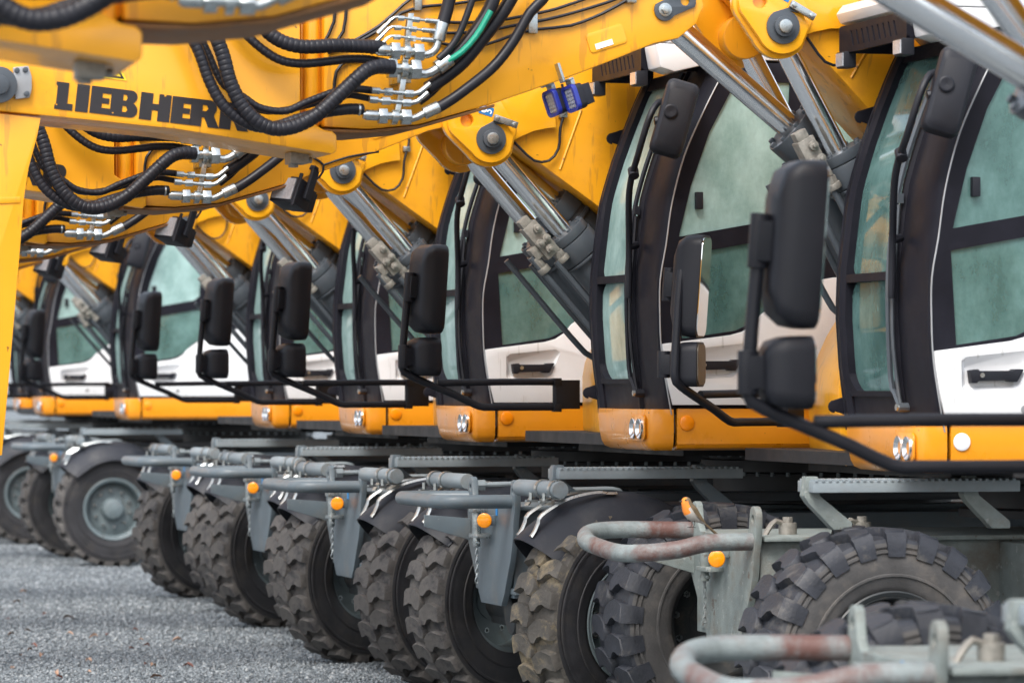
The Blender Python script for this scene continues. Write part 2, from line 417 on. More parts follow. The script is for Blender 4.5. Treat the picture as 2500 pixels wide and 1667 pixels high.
def b_handle(m):
    m.plate([(.215, 1.752), (.25, 1.757), (.255, 1.75), (.40, 1.751), (.405, 1.757), (.45, 1.758), (.42, 1.705), (.385, 1.706), (.38, 1.712), (.25, 1.708), (.245, 1.70), (.222, 1.70)], -1.335, -1.288)
def b_seat(m):
    m.box(.62, 1.12, -1.02, -.50, 1.84, 1.98)
    m.box(1.05, 1.20, -1.0, -.52, 1.95, 2.62)
    m.box(1.08, 1.19, -.90, -.62, 2.62, 2.82)
    m.box(.66, 1.08, -.96, -.56, 1.56, 1.85)
def b_console(m):
    m.box(.50, 1.1, -1.16, -1.04, 1.56, 2.06)
def b_column(m):
    m.box(.30, .42, -.85, -.72, 1.56, 2.1); m.box(.24, .5, -.98, -.6, 2.1, 2.14)
def b_ctl(m):
    m.tube(spline([(.62, -1.12, 2.06), (.58, -1.12, 2.18), (.50, -1.13, 2.21), (.28, -1.14, 2.20)]), .022, 8)
def wiper_path(pts, off): return spline([(x+off, v, z) for x, v, z in pts], .06)
def b_wiper(m):
    p = [(1.60, -1.0), (1.66, -.955), (1.73, -.93), (2.14, -.945), (2.48, -.95), (2.79, -.96), (3.12, -.97)]
    m.tube(spline([front(v, z, -.035) for z, v in p], .05), .013, 6)
    p = [(1.60, -1.0), (1.70, -.985), (1.98, -.985), (2.44, -.965)]
    m.tube(spline([front(v, z, -.030) for z, v in p], .05), .008, 6)
    p = [(2.23, -.92), (2.50, -.91), (2.75, -.91), (3.10, -.90)]
    m.tube(spline([front(v, z, -.022) for z, v in p], .05), .010, 6)
    x = FX(2.46); m.box(x-.040, x-.014, -.975, -.948, 2.445, 2.485)
    m.cyl((FX(1.60)-.045, -1.0, 1.60), (FX(1.6)+.01, -1.0, 1.60), .020, 10)
def b_wiper_bolt(m): m.cyl((FX(1.60)-.055, -1.0, 1.60), (FX(1.6)-.044, -1.0, 1.60), .014, 10)
def b_roof(m):
    out = [(.10, 3.235), (.05, 3.25), (.03, 3.29), (.06, 3.33), (.4, 3.36), (1.2, 3.35), (1.50, 3.31), (1.58, 3.20), (1.58, 3.162), (.42, 3.162), (.34, 3.235)]
    m.plate(out, -1.30, -.22)
    m.plate([(.04, 3.232), (.06, 3.12), (.13, 3.10), (.36, 3.155), (.36, 3.232)], -1.302, -1.10)
def b_visor(m):
    # slotted black light bracket under the roof edge
    out = rrect(-1.09, -.27, 3.115, 3.232, .02)
    holes = [[(v, 3.14), (v+.018, 3.14), (v+.05, 3.205), (v+.032, 3.205)] for v in [-.98+i*.065 for i in range(9)]]
    m.plate(out, .03, .045, holes, axis='x')
    m.box(.045, .34, -1.09, -1.075, 3.12, 3.23); m.box(.045, .34, -.285, -.27, 3.12, 3.23)
def b_roof_lamp(m): m.box(-.035, .02, -.05, .05, -.035, .035)
def b_roof_lens(m): m.box(-.041, -.0355, -.042, .042, -.028, .028)
def b_mirror_l(m):
    out = rrect(-.078, .078, -.18, .18, .035)
    n = len(out); vs = []
    rings = [(1.0, .0), (1.0, .035), (.93, .062), (.75, .075)]
    for sc, d in rings: vs += [(u*sc, -d+.04, z*sc) for u, z in out]
    fs = [tuple(range(n))]
    for k in range(3): fs += [(k*n+i, k*n+(i+1) % n, (k+1)*n+(i+1) % n, (k+1)*n+i) for i in range(n)]
    fs.append(tuple(range(3*n, 4*n)))
    m.add(vs, fs)
    m.ring([(.030, .0), (.034, .010), (.026, .014), (.0, .010)], 20, Matrix.Translation((-.03, -.034, .02)) @ Matrix.Rotation(R(90), 4, 'X'))
def b_mirror_l_arm(m):
    m.tube(spline([(.085, -1.30, 2.96), (.03, -1.36, 2.95), (-.02, -1.39, 2.88), (-.06, -1.35, 2.72), (-.06, -1.2, 2.55), (-.02, -1.06, 2.30), (-.01, -1.02, 2.05)]), .016, 8)
    m.cyl((.0, -1.40, 2.86), (.075, -1.41, 2.87), .022, 8)
    m.cyl((-.062, -1.28, 2.61), (-.058, -1.25, 2.645), .026, 10)
    m.cyl((-.018, -1.055, 2.29), (.03, -1.03, 2.30), .018, 8)
def b_post_tabs(m, z):
    if 1:
        m.plate([(FX(z)-.05, z-.02)]+arc(FX(z)-.05, z, .028, 270, 90, 6)+[(FX(z)+.05, z+.06), (FX(z)+.05, z-.05)], -.24, -.225)

# ------------------------------------------------------------------ deck and body
def b_skirt(m):
    out = [(.137, 1.352), (.150, 1.335), (3.2, 1.335), (3.2, 1.525), (.137, 1.525)]
    m.plate([(.143, 1.528), (3.2, 1.528), (3.2, 1.36), (.143, 1.36)], -1.30, -1.26)
    vs = []; prof = [(-1.30, 1.36), (-1.285, 1.342), (-1.24, 1.332), (-1.2, 1.332), (-1.2, 1.36)]
    for x in (.143, 3.2): vs += [(x, v, z) for v, z in prof]
    k = len(prof); m.add(vs, [(i, (i+1) % k, k+(i+1) % k, k+i) for i in range(k)]+[tuple(range(k)), tuple(range(2*k-1, k-1, -1))])
    m.box(.143, 3.2, -1.26, -1.15, 1.515, 1.528)
def b_frontpanel(m):
    # front face, rounded near corner, undercut lip
    path = [(.045, -.33), (.0, -.7), (-.012, -1.15), (-.010, -1.24), (.004, -1.28), (.03, -1.298), (.124, -1.302)]
    prof = [(0, 1.525), (-.004, 1.50), (-.006, 1.42), (.0, 1.37), (.012, 1.345), (.04, 1.332)]
    vs = []; k = len(prof)
    for i, (x, v) in enumerate(path):
        a = path[max(i-1, 0)]; b = path[min(i+1, len(path)-1)]
        d = Vector((b[0]-a[0], b[1]-a[1], 0)).normalized(); nrm = Vector((-d.y, d.x, 0))  # inward
        if nrm.x < 0 and i < 3: nrm = -nrm
        if i >= 3 and nrm.y < 0: nrm = -nrm
        skew = .03*(1-i/(len(path)-1))
        for off, z in prof:
            vs.append((x+nrm.x*off+(1.525-z)*skew/.17*.6, v+nrm.y*off, z))
    n = len(path)
    fs = [(i*k+j, (i+1)*k+j, (i+1)*k+j+1, i*k+j+1) for i in range(n-1) for j in range(k-1)]
    vs += [(.128, -1.15, 1.525), (.10, -.33, 1.525)]
    fs.append(tuple(i*k for i in range(n))+(n*k, n*k+1))
    m.add(vs, fs)
    m.box(.10, .12, -1.2, -.34, 1.34, 1.52)
def b_bezel(m): m.plate(rrect(-1.288, -1.082, 1.378, 1.498, .03), -.016, -.008, axis='x')
def b_headlight(m):
    M = Matrix.Rotation(R(-90), 4, 'Y')
    m.ring([(.0, -.012), (.02, -.008), (.036, .004), (.046, .012), (.050, .010), (.050, -.004)], 24, M @ Matrix.Diagonal((1, .92, 1, 1)))
def b_lamp_glass(m):
    M = Matrix.Rotation(R(-90), 4, 'Y')
    m.ring([(.0, .004), (.012, .003), (.018, -.002)], 16, M)
def b_disc(m):
    M = Matrix.Rotation(R(90), 4, 'X')
    m.ring([(.0, .010), (.029, .009), (.035, .006), (.037, .0), (.0, 0)], 28, M)
def b_floor(m):
    m.box(.10, 3.25, -1.24, 1.22, 1.345, 1.40)
    m.box(.3, 3.1, -.9, .9, 1.30, 1.345)
def b_frontbody(m):
    out = [(.32, 1.31), (.27, 1.35), (.255, 1.42), (.25, 1.68), (.265, 1.76), (.34, 1.92), (.48, 2.14), (.55, 2.18), (1.5, 2.25), (1.5, 1.31)]
    m.plate(out, .36, 1.26, fn=lambda u, w_, a: (u+.17*((a-.36)/.9)**1.5, a, w_))
def b_grille(m):
    m.box(.50, .56, -.20, .34, 1.40, 2.0)
    for i in range(14): m.box(.492, .50, -.19, .33, 1.44+i*.038, 1.452+i*.038)
def b_engine(m):
    out = [(1.58, 1.54), (1.58, 2.3), (1.75, 2.42), (3.1, 2.36), (3.35, 2.2), (3.42, 1.9), (3.38, 1.35), (3.22, 1.34), (3.22, 1.54)]
    m.plate(out, -1.27, 1.25)
def b_swing(m):
    M = Matrix.Translation((1.35, 0, 0))
    m.ring([(.0, 1.335), (.66, 1.335), (.66, 1.305), (.60, 1.30), (.60, 1.27), (.64, 1.265), (.64, 1.21), (.58, 1.20), (.58, 1.10), (.62, 1.09), (.62, 1.055), (0, 1.055)], 64, M)
def b_swing_bolts(m):
    for k in range(48):
        a = 2*PI*k/48
        for r, z in ((.655, 1.30), (.635, 1.205)):
            m.cyl((1.35+r*math.cos(a), r*math.sin(a), z-.016), (1.35+r*math.cos(a), r*math.sin(a), z+.004), .010, 6)

# ------------------------------------------------------------------ mirrors on the fold-out bracket (right front corner), hinge at origin
def b_mbracket(m):
    pts = [(-.02, 0, -.06), (-.35, 0, -.06), (-.44, 0, -.055), (-.56, .0, -.0), (-.80, 0, .10), (-.845, 0, .14), (-.845, 0, .22), (-.82, 0, .50), (-.80, 0, .62)]
    m.tube(spline(pts, .05), .020, 10)
    m.tube(spline([(-.02, 0, .07), (-.3, 0, .07), (-.66, 0, .065)], .08), .019, 10)
    m.tube([(-.02, 0, -.08), (-.02, 0, .09)], .022, 8)
    m.box(-.03, .10, -.025, .025, -.07, .08)
    m.box(-.04, .0, -.03, .03, -.085, -.045); m.box(-.04, .0, -.03, .03, .05, .09)
def mirror_shell(m, w, h, d, r):
    out = rrect(-w/2, w/2, -h/2, h/2, r, 6); n = len(out); vs = []
    rings = [(1., d*.30), (1., d*.05), (.98, -d*.25), (.86, -d*.55), (.60, -d*.70)]
    for sc, x in rings: vs += [(x, u*sc, z*sc) for u, z in out]
    fs = []
    for k in range(len(rings)-1): fs += [(k*n+i, k*n+(i+1) % n, (k+1)*n+(i+1) % n, (k+1)*n+i) for i in range(n)]
    fs += [tuple(range(n)), tuple(range((len(rings)-1)*n, len(rings)*n))]
    m.add(vs, fs)
def b_mbig(m):
    mirror_shell(m, .23, .46, .13, .05)
    m.box(-.13, -.02, -.035, .035, -.055, .055); m.cyl((-.12, 0, -.075), (-.12, 0, .075), .028, 10)
def b_msmall(m):
    mirror_shell(m, .20, .20, .13, .045)
    m.box(-.14, -.03, -.03, .03, -.045, .045); m.cyl((-.13, 0, -.06), (-.13, 0, .06), .03, 10)
def b_mglass_big(m): m.plate(rrect(-.105, .105, -.22, .22, .045), .040, .044, axis='x')
def b_mglass_small(m): m.plate(rrect(-.09, .09, -.09, .09, .04), .040, .044, axis='x')

# ------------------------------------------------------------------ booms
LUGP = (-.50, 2.84)
BASE_FOOT = (1.45, 1.60)
def b_base(m):
    out = [(-.50, 2.90), (-.40, 2.84), (-.33, 2.80), (.08, 2.515), (1.15, 1.74), (1.35, 1.50), (1.52, 1.48), (1.60, 1.62), (1.32, 2.35), (.80, 3.0), (.2, 3.45), (-.4, 3.62), (-.75, 3.55), (-.82, 3.25), (-.66, 3.02)]
    m.plate([(x-BASE_FOOT[0], z-BASE_FOOT[1]) for x, z in out], -.25, .25)
def lug_outline():
    c1 = arc(-.50, 2.84, .115, 330, 215, 10)
    c2 = arc(-.615, 2.925, .10, 215, 70, 12)
    return c1+c2+[(-.50, 3.03), (-.44, 2.95), (-.385, 2.86)]
def mk_lugs(s, outer):
    def f(m):
        hole = arc(-.62, 2.93, .034, 0, 350, 14)
        if outer:
            a, b = sorted((s*.335, s*.30)); m.plate(lug_outline(), a, b, [hole])
        else:
            c1 = arc(-.50, 2.84, .135, 330, 215, 10); c2 = arc(-.615, 2.925, .115, 215, 70, 12)
            a, b = sorted((s*.2985, s*.255)); m.plate(c1+c2+[(-.46, 3.06), (-.36, 2.90)], a, b)
    return f
def mk_gusset(s): return lambda m: b_gusset(m, s)
def b_gusset(m, s):
    lo = [(-.385, 2.83), (-.34, 2.855), (-.27, 2.885), (-.20, 2.90), (-.155, 2.905)]
    up = [(-.175, 3.145), (-.30, 3.13), (-.50, 3.10), (-.52, 3.03), (-.44, 2.95), (-.40, 2.88)]
    a, b = sorted((s*.29, s*.252))
    m.plate(lo+up, a, b)
def b_weld(m): m.tube([(-.016, -.25, 2.994), (-.125, -.25, 2.70)], .007, 6)
def mk_pin_r(s):
    def f(m):
        out = arc(-.50, 2.84, .075, 75, -225, 20)+[(-.475, 2.935), (-.41, 2.912)]
        a, b = sorted((s*.348, s*.337)); m.plate(out, a, b)
        m.cyl((-.50, s*.346, 2.84), (-.50, s*.37, 2.84), .045, 20)
    return f
def mk_pin(s): return lambda m: m.cyl((-.50, s*.33, 2.84), (-.50, s*.385, 2.84), .030, 18)
def mk_retainer(s):
    def f(m):
        M = Matrix.Translation((-.43, 0, 2.925)) @ Matrix.Rotation(R(18), 4, 'Y')
        a, b = sorted((s*.366, s*.345)); m.box(-.062, .062, a, b, -.016, .016, M)
        for x in (-.045, .045):
            p = M @ Vector((x, s*.364, 0)); q = M @ Vector((x, s*.376, 0)); m.cyl(p, q, .013, 6)
    return f
def b_hookmark(m):
    M = Matrix.Translation((-.523, -.3355, 2.978)) @ Matrix.Rotation(R(16), 4, 'Y')
    for i in range(1): m.plate(rrect(-.036, .036, -.022, .022, .004), 0, -.002, fn=lambda u, w, a: M @ Vector((u, a, w)))
def b_hooksign(m):
    M = Matrix.Translation((-.523, -.338, 2.978)) @ Matrix.Rotation(R(16), 4, 'Y')
    f = lambda u, w, a: M @ Vector((u, a, w))
    m.plate(arc(-.014, .002, .016, 0, 350, 18), 0, -.0015, [[(-.024, .002), (-.014, .011), (-.014, .006), (-.005, .006), (-.005, -.002), (-.014, -.002), (-.014, -.007)]], fn=f)
    m.plate(arc(.017, -.002, .012, 200, -60, 12)+arc(.017, -.002, .006, -60, 200, 12), 0, -.0015, fn=f)
    m.plate([(-.001, .0), (.007, .004), (.007, -.002), (.0, -.006)], 0, -.0015, fn=f)
def b_cable(m):
    m.tube(spline([(-.36, -.262, 2.83), (-.330, -.27, 2.798), (-.263, -.275, 2.741), (-.188, -.275, 2.741), (-.139, -.275, 2.802), (-.130, -.275, 2.90), (-.112, -.275, 2.969), (-.10, -.27, 3.02), (-.12, -.27, 3.12)]), .007, 6)
def b_cable_clip(m): m.box(-.135, -.095, -.285, -.252, 2.955, 2.985)
# fore boom in its own pose
FORE = [(-.60, 3.36), (-.565, 3.27), (-.60, 3.19), (-.68, 3.125), (-.79, 3.10), (-1.0, 3.015), (-1.18, 2.945), (-1.5, 2.832), (-1.83, 2.735), (-2.05, 2.712), (-2.24, 2.72), (-2.24, 3.45), (-1.8, 3.68), (-.9, 3.80), (-.62, 3.62)]
def b_fore(m): m.plate(FORE, -.25, .25)
def b_fore_lip(m):
    # dark brown bottom plate that follows the belly of the boom
    low = [(-1.5, 2.829), (-1.83, 2.732), (-2.05, 2.708), (-2.30, 2.712)]
    m.plate(low+[(x, z-.013) for x, z in reversed(low)], -.258, .258)
def b_nose(m):
    m.cyl((-2.285, -.20, 2.72), (-2.285, -.20, 3.5), .036, 16); m.box(-2.33, -2.24, -.2, .2, 2.73, 3.4)
def b_fore_pin(m, s):
    out = arc(-.745, 3.245, .048, 150, 330, 10)+arc(-.655, 3.285, .05, -30, 140, 10)
    if 1:
        a, b = sorted((s*.264, s*.251)); m.plate(out, a, b, [arc(-.655, 3.285, .02, 0, 340, 10)])
def b_fore_bolt(m, s):
    m.cyl((-.745, s*.262, 3.245), (-.745, s*.285, 3.245), .020, 6); m.cyl((-.745, s*.262, 3.245), (-.745, s*.268, 3.245), .03, 14)
def b_nameplate(m):
    M = Matrix.Translation((-1.005, -.2505, 3.118)) @ Matrix.Rotation(R(-18), 4, 'Y')
    m.plate(rrect(-.085, .085, -.042, .042, .015), 0, -.005, fn=lambda u, w, a: M @ Vector((u, a, w)))
def b_nameplate_tag(m):
    M = Matrix.Translation((-1.016, -.2555, 3.092)) @ Matrix.Rotation(R(-18), 4, 'Y')
    m.plate([(-.04, -.012), (.04, -.012), (.04, .012), (-.04, .012)], 0, -.003, fn=lambda u, w, a: M @ Vector((u, a, w)))
LINES = [
 [(-2.226, 3.049), (-2.139, 3.071), (-2.004, 3.148), (-1.903, 3.237), (-1.82, 3.30)],
 [(-2.226, 3.029), (-2.092, 3.080), (-1.970, 3.156), (-1.909, 3.204), (-1.807, 3.234), (-1.70, 3.245), (-1.5, 3.28)],
 [(-1.788, 3.171), (-1.617, 3.170), (-1.445, 3.189), (-1.340, 3.213), (-1.236, 3.236), (-1.0, 3.32)],
 [(-1.788, 3.131), (-1.699, 3.124), (-1.548, 3.136), (-1.410, 3.164), (-1.271, 3.192), (-1.131, 3.230), (-.955, 3.289), (-.8, 3.36)],
 [(-1.795, 3.095), (-1.686, 3.072), (-1.548, 3.076), (-1.410, 3.127), (-1.306, 3.150), (-1.166, 3.168), (-1.025, 3.223), (-.919, 3.281), (-.80, 3.34)],
 [(-2.25, 3.06), (-2.20, 3.16), (-2.19, 3.3)], [(-2.22, 3.05), (-2.16, 3.12), (-2.14, 3.3)], [(-2.20, 2.87), (-2.19, 2.95), (-2.14, 3.0), (-2.05, 3.01)]]
def mk_line(i): return lambda m: m.tube(spline([(x, -.262, z) for x, z in LINES[i]], .05), .0075, 6)
LCL = ((-1.837, 3.30, -1.841, 3.215), (-1.342, 3.215, -1.331, 3.13), (-.892, 3.31, -.905, 3.27))
def mk_lclamp(k):
    def f(m):
        x0, z0, x1, z1 = LCL[k]
        m.box(min(x0, x1)-.014, max(x0, x1)+.014, -.282, -.251, min(z0, z1), max(z0, z1))
    return f
HOSES = [  # (name, radius, ribbed, depth profile, points)
 ('protected_hose', .031, 1, -.45, [(-2.80, 3.26), (-2.763, 3.122), (-2.718, 2.996), (-2.686, 2.875), (-2.627, 2.768), (-2.536, 2.699), (-2.438, 2.699), (-2.333, 2.749), (-2.241, 2.829), (-2.161, 2.902), (-2.105, 2.945), (-2.045, 2.962), (-1.99, 2.960)]),
 ('protected_hose', .024, 1, -.42, [(-2.93, 3.24), (-2.880, 3.134), (-2.816, 3.015), (-2.771, 2.888), (-2.719, 2.794), (-2.647, 2.731), (-2.569, 2.701), (-2.484, 2.706), (-2.40, 2.735), (-2.293, 2.765), (-2.180, 2.783), (-2.115, 2.784)]),
 ('protected_hose', .016, 1, -.37, [(-2.85, 3.26), (-2.815, 3.128), (-2.763, 3.002), (-2.705, 2.881), (-2.620, 2.826), (-2.548, 2.782), (-2.443, 2.772), (-2.344, 2.813), (-2.212, 2.862), (-2.14, 2.872), (-2.06, 2.868)]),
 ('protected_hose', .014, 0, -.345, [(-2.68, 2.90), (-2.616, 2.834), (-2.531, 2.778), (-2.426, 2.781), (-2.307, 2.810), (-2.174, 2.846), (-2.12, 2.845), (-2.04, 2.83)]),
 ('protected_hose', .019, 1, -.36, [(-2.68, 3.28), (-2.636, 3.137), (-2.570, 3.055), (-2.472, 2.987), (-2.373, 2.970), (-2.240, 2.984), (-2.180, 2.993), (-2.09, 2.996), (-2.0, 2.985)]),
 ('protected_hose', .030, 1, -.40, [(-2.61, 3.30), (-2.546, 3.135), (-2.480, 3.066), (-2.381, 3.037), (-2.249, 3.044), (-2.189, 3.046), (-2.082, 3.046), (-2.02, 3.043)]),
 ('boom_hose', .028, 0, -.40, [(-1.776, 3.12), (-1.760, 3.161), (-1.736, 3.247), (-1.726, 3.35)]),
 ('boom_hose', .030, 0, -.40, [(-1.74, 2.997), (-1.685, 3.045), (-1.617, 3.126), (-1.562, 3.214), (-1.53, 3.30), (-1.5, 3.4)]),
 ('boom_hose', .030, 0, -.36, [(-1.82, 2.88), (-1.741, 2.934), (-1.666, 2.995), (-1.591, 3.083), (-1.516, 3.178), (-1.461, 3.259), (-1.40, 3.38)]),
 ('boom_hose', .023, 0, -.40, [(-1.80, 2.79), (-1.760, 2.812), (-1.685, 2.862), (-1.549, 2.970), (-1.460, 3.079), (-1.384, 3.206), (-1.329, 3.261), (-1.27, 3.35)]),
 ('boom_hose', .015, 0, -.43, [(-1.79, 3.0), (-1.740, 3.047), (-1.700, 3.107), (-1.659, 3.207), (-1.62, 3.32)]),
 ('boom_hose', .013, 0, -.36, [(-1.86, 2.853), (-1.817, 2.881), (-1.749, 2.936), (-1.69, 3.01), (-1.6, 3.16)]),
 ('boom_hose', .013, 0, -.345, [(-1.85, 2.822), (-1.797, 2.862), (-1.735, 2.923), (-1.674, 2.977), (-1.58, 3.12)])]
def mk_hose(i):
    nm, r, rb, v, pts = HOSES[i]
    def f(m):
        n = len(pts); P = []
        for k, (x, z) in enumerate(pts):
            t = k/(n-1)
            dv = -.06*math.sin(PI*t) if rb else 0
            P.append((x, v+dv, z))
        if rb: m.tube(spline(P, .0036), r, 12, rib=(1., 1.01, 1.01, 1.01, 1., .93))
        else: m.tube(spline(P, .03), r, 12)
    return f
def b_green(m): m.tube(spline([(-1.75, -.43, 2.992), (-1.690, -.435, 3.032), (-1.629, -.435, 3.098), (-1.582, -.435, 3.175), (-1.565, -.435, 3.205)], .03), .013, 10)
def hexnut(m, p, d, r, l):
    d = Vector(d).normalized(); p = Vector(p); m.cyl(p-d*l/2, p+d*l/2, r, 6)
def b_manifold(m):
    V = -.40
    seg = [(-1.903, 3.19), (-1.921, 3.045), (-1.935, 2.914), (-1.952, 2.822), (-1.975, 2.725)]
    for (x0, z0), (x1, z1) in zip(seg, seg[1:]):
        m.add([(x0-.012, V-.015, z0), (x0+.012, V-.015, z0), (x1+.012, V-.015, z1), (x1-.012, V-.015, z1), (x0-.012, V+.02, z0), (x0+.012, V+.02, z0), (x1+.012, V+.02, z1), (x1-.012, V+.02, z1)],
              [(0, 1, 2, 3), (4, 5, 6, 7), (0, 1, 5, 4), (1, 2, 6, 5), (2, 3, 7, 6), (3, 0, 4, 7)])
    m.box(-1.96, -1.90, V+.0, -.25, 2.90, 2.95)
def b_fittings_small(m, w_):
    V = -.415
    if w_ < 3:
        z, x = ((3.167, -1.913), (3.127, -1.926), (3.088, -1.930))[w_]
        m.tube(spline([(x-.115, V, z-.045), (x-.09, V, z-.02), (x-.06, V, z+.004), (x, V, z)], .02), .006, 6)
        m.cyl((x-.135, V, z-.065), (x-.10, V, z-.03), .010, 8)
        hexnut(m, (x-.035, V, z), (1, 0, 0), .012, .028); hexnut(m, (x+.03, V, z-.004), (1, 0, -.1), .013, .03)
        m.cyl((x, V, z), (x+.14, V, z-.012), .006, 6); m.cyl((x+.07, V, z-.006), (x+.13, V, z-.01), .011, 8)
    else:
        z, x = ((2.853, -1.953), (2.815, -1.963))[w_-3]
        m.cyl((x-.11, V, z+.01), (x+.05, V, z), .009, 8); hexnut(m, (x-.05, V, z+.006), (1, 0, 0), .018, .035); hexnut(m, (x+.04, V, z), (1, 0, 0), .017, .035)
        m.cyl((x-.12, V, z+.012), (x-.085, V, z+.01), .015, 8)
        m.tube(spline([(x+.05, V, z), (x+.085, V, z+.008), (x+.13, V, z+.045)], .02), .011, 8)
def mk_fit(z, x, r, elbow, ferr):
    def f(m):
        V = -.42
        m.cyl((x-.14, V, z+.004), (x+.05, V, z), r*.75, 12)
        m.cyl((x-.13, V, z+.004), (x-.075, V, z+.002), r*1.0, 14)
        hexnut(m, (x-.055, V, z), (1, 0, 0), r*1.6, .036); hexnut(m, (x+.045, V, z-.003), (1, 0, 0), r*1.6, .040)
        m.cyl((x-.015, V, z), (x+.01, V, z), r*1.25, 12)
        m.tube(spline([(a, V+.01, b) for a, b in elbow], .015), r*.72, 10)
        (a, b), (c, d) = ferr; m.cyl((a, V+.01, b), (c, V+.01, d), r*1.16, 16)
    return f
FITS = [(3.029, -1.920, .025, [(-1.90, 3.025), (-1.854, 3.017), (-1.814, 3.027), (-1.793, 3.052), (-1.785, 3.09)], ((-1.787, 3.078), (-1.768, 3.154))),
        (2.957, -1.933, .028, [(-1.905, 2.950), (-1.841, 2.938), (-1.80, 2.955), (-1.77, 2.978)], ((-1.790, 2.963), (-1.735, 3.004))),
        (2.758, -1.973, .022, [(-1.945, 2.753), (-1.895, 2.751), (-1.861, 2.766), (-1.835, 2.78)], ((-1.847, 2.772), (-1.785, 2.802)))]
BANDS = ((-2.07, 3.046, .031, -.405), (-2.045, 3.045, .031, -.403), (-2.13, 2.783, .025, -.425))
def mk_band(k):
    def f(m):
        x, z, r, v = BANDS[k]
        m.cyl((x-.004, v, z), (x+.004, v, z), r*1.05, 14)
    return f
def b_lamp(m):
    # square black work lamp hanging on a bracket; origin at lamp centre
    m.box(-.06, .05, -.06, .06, -.055, .055); m.box(.05, .085, -.05, .05, -.045, .045)
    for i in range(5): m.box(.085, .095, -.05+i*.022, -.042+i*.022, -.04, .04)
    m.box(-.02, .02, -.085, -.07, -.02, .12); m.box(-.02, .02, .07, .085, -.02, .12); m.box(-.02, .02, -.085, .085, .105, .125)
    m.box(-.07, -.06, -.075, -.06, -.07, .07)
def b_lamp_wire(m):
    m.tube(spline([(.06, -.03, .04), (.12, -.05, .07), (.14, -.06, .13), (.06, -.06, .18)], .03), .006, 6)
    m.tube(spline([(.14, -.06, .13), (.26, -.06, .17), (.42, -.04, .20)], .05), .006, 6)
def b_lamp_lens(m): m.box(-.067, -.0605, -.05, .05, -.045, .045)
def b_blamp_body(m):
    out = rrect(-.062, .062, -.068, .068, .03)
    m.plate(out, -.01, .03, axis='x')
    for i in range(9): m.plate(rrect(-.055, .055, -.06, .06, .03), 0, 0, axis='x') if False else m.box(.03, .085-.002*abs(i-4), -.056+i*.0125, -.050+i*.0125, -.055, .055)
def b_blamp_bezel(m): m.plate(rrect(-.066, .066, -.072, .072, .032), -.035, -.010, [rrect(-.046, .046, -.054, .054, .012)], axis='x')
def b_blamp_led(m):
    m.box(-.022, -.018, -.046, .046, -.054, .054)
    for i in range(3):
        for j in range(5): m.box(-.030, -.022, -.036+i*.026, -.016+i*.026, -.048+j*.020, -.034+j*.020)
def b_blamp_arm(m): m.box(-.012, .012, -.03, .03, .06, .10); m.box(-.03, .0, -.05, .05, .095, .105); m.box(-.05, -.035, -.02, .02, .095, .20)
# dipper stick
def b_stick(m):
    out = [(-3.9, 2.785), (-3.59, 2.757), (-2.88, 2.697), (-2.215, 2.602), (-2.195, 2.615), (-2.195, 2.685), (-2.215, 2.70), (-2.25, 2.705), (-2.35, 2.76), (-2.352, 3.2), (-2.38, 3.5), (-2.7, 3.6), (-3.1, 3.45), (-3.9, 3.20)]
    m.plate(out, -.30, .30)
def b_stick_lug(m): m.box(-2.355, -2.275, -.12, .0, 2.572, 2.62); m.cyl((-2.33, -.06, 2.558), (-2.33, -.06, 2.58), .022, 10); m.cyl((-2.27, -.06, 2.59), (-2.25, -.06, 2.59), .014, 8)
def b_stick_pinplate(m): m.plate([(-3.56, 2.937), (-3.497, 2.945), (-3.483, 2.90), (-3.483, 2.85), (-3.491, 2.815), (-3.55, 2.807)], -.326, -.3015)
def b_stick_pin(m):
    m.cyl((-3.62, -.30, 2.864), (-3.62, -.345, 2.864), .075, 24); m.cyl((-3.62, -.34, 2.864), (-3.62, -.36, 2.864), .04, 20)
    for x, z in ((-3.545, 2.925), (-3.51, 2.928), (-3.505, 2.83)): m.cyl((x, -.325, z), (x, -.336, z), .012, 10)
def b_coupler(m):
    out = [(-3.9, 2.775), (-3.44, 2.735), (-3.455, 2.66), (-3.49, 2.53), (-3.51, 2.40), (-3.53, 2.14), (-3.57, 1.68), (-3.60, 1.35), (-3.9, 1.3)]
    m.plate(out, -.285, -.20); m.plate(out, .20, .285)
    m.plate([(-3.9, 2.4), (-3.56, 2.4), (-3.60, 1.5), (-3.9, 1.5)], -.2, .2)
    m.plate([(-3.9, 2.39), (-3.525, 2.41), (-3.525, 2.385), (-3.9, 2.365)], -.29, -.285)
def b_tri(m):
    m.plate([(-3.285, 2.913), (-3.085, 2.893), (-3.178, 3.06)], -.3035, -.3005)
def b_tri_edge(m):
    o = [(-3.275, 2.918), (-3.096, 2.900), (-3.18, 3.047)]; cx = sum(p[0] for p in o)/3; cz = sum(p[1] for p in o)/3
    m.plate(o, -.305, -.3036, [[(cx+(x-cx)*.84, cz+(z-cz)*.84) for x, z in o]])
    m.plate([(-3.195, 2.985), (-3.178, 2.985), (-3.18, 2.945), (-3.192, 2.945)], -.305, -.3036)
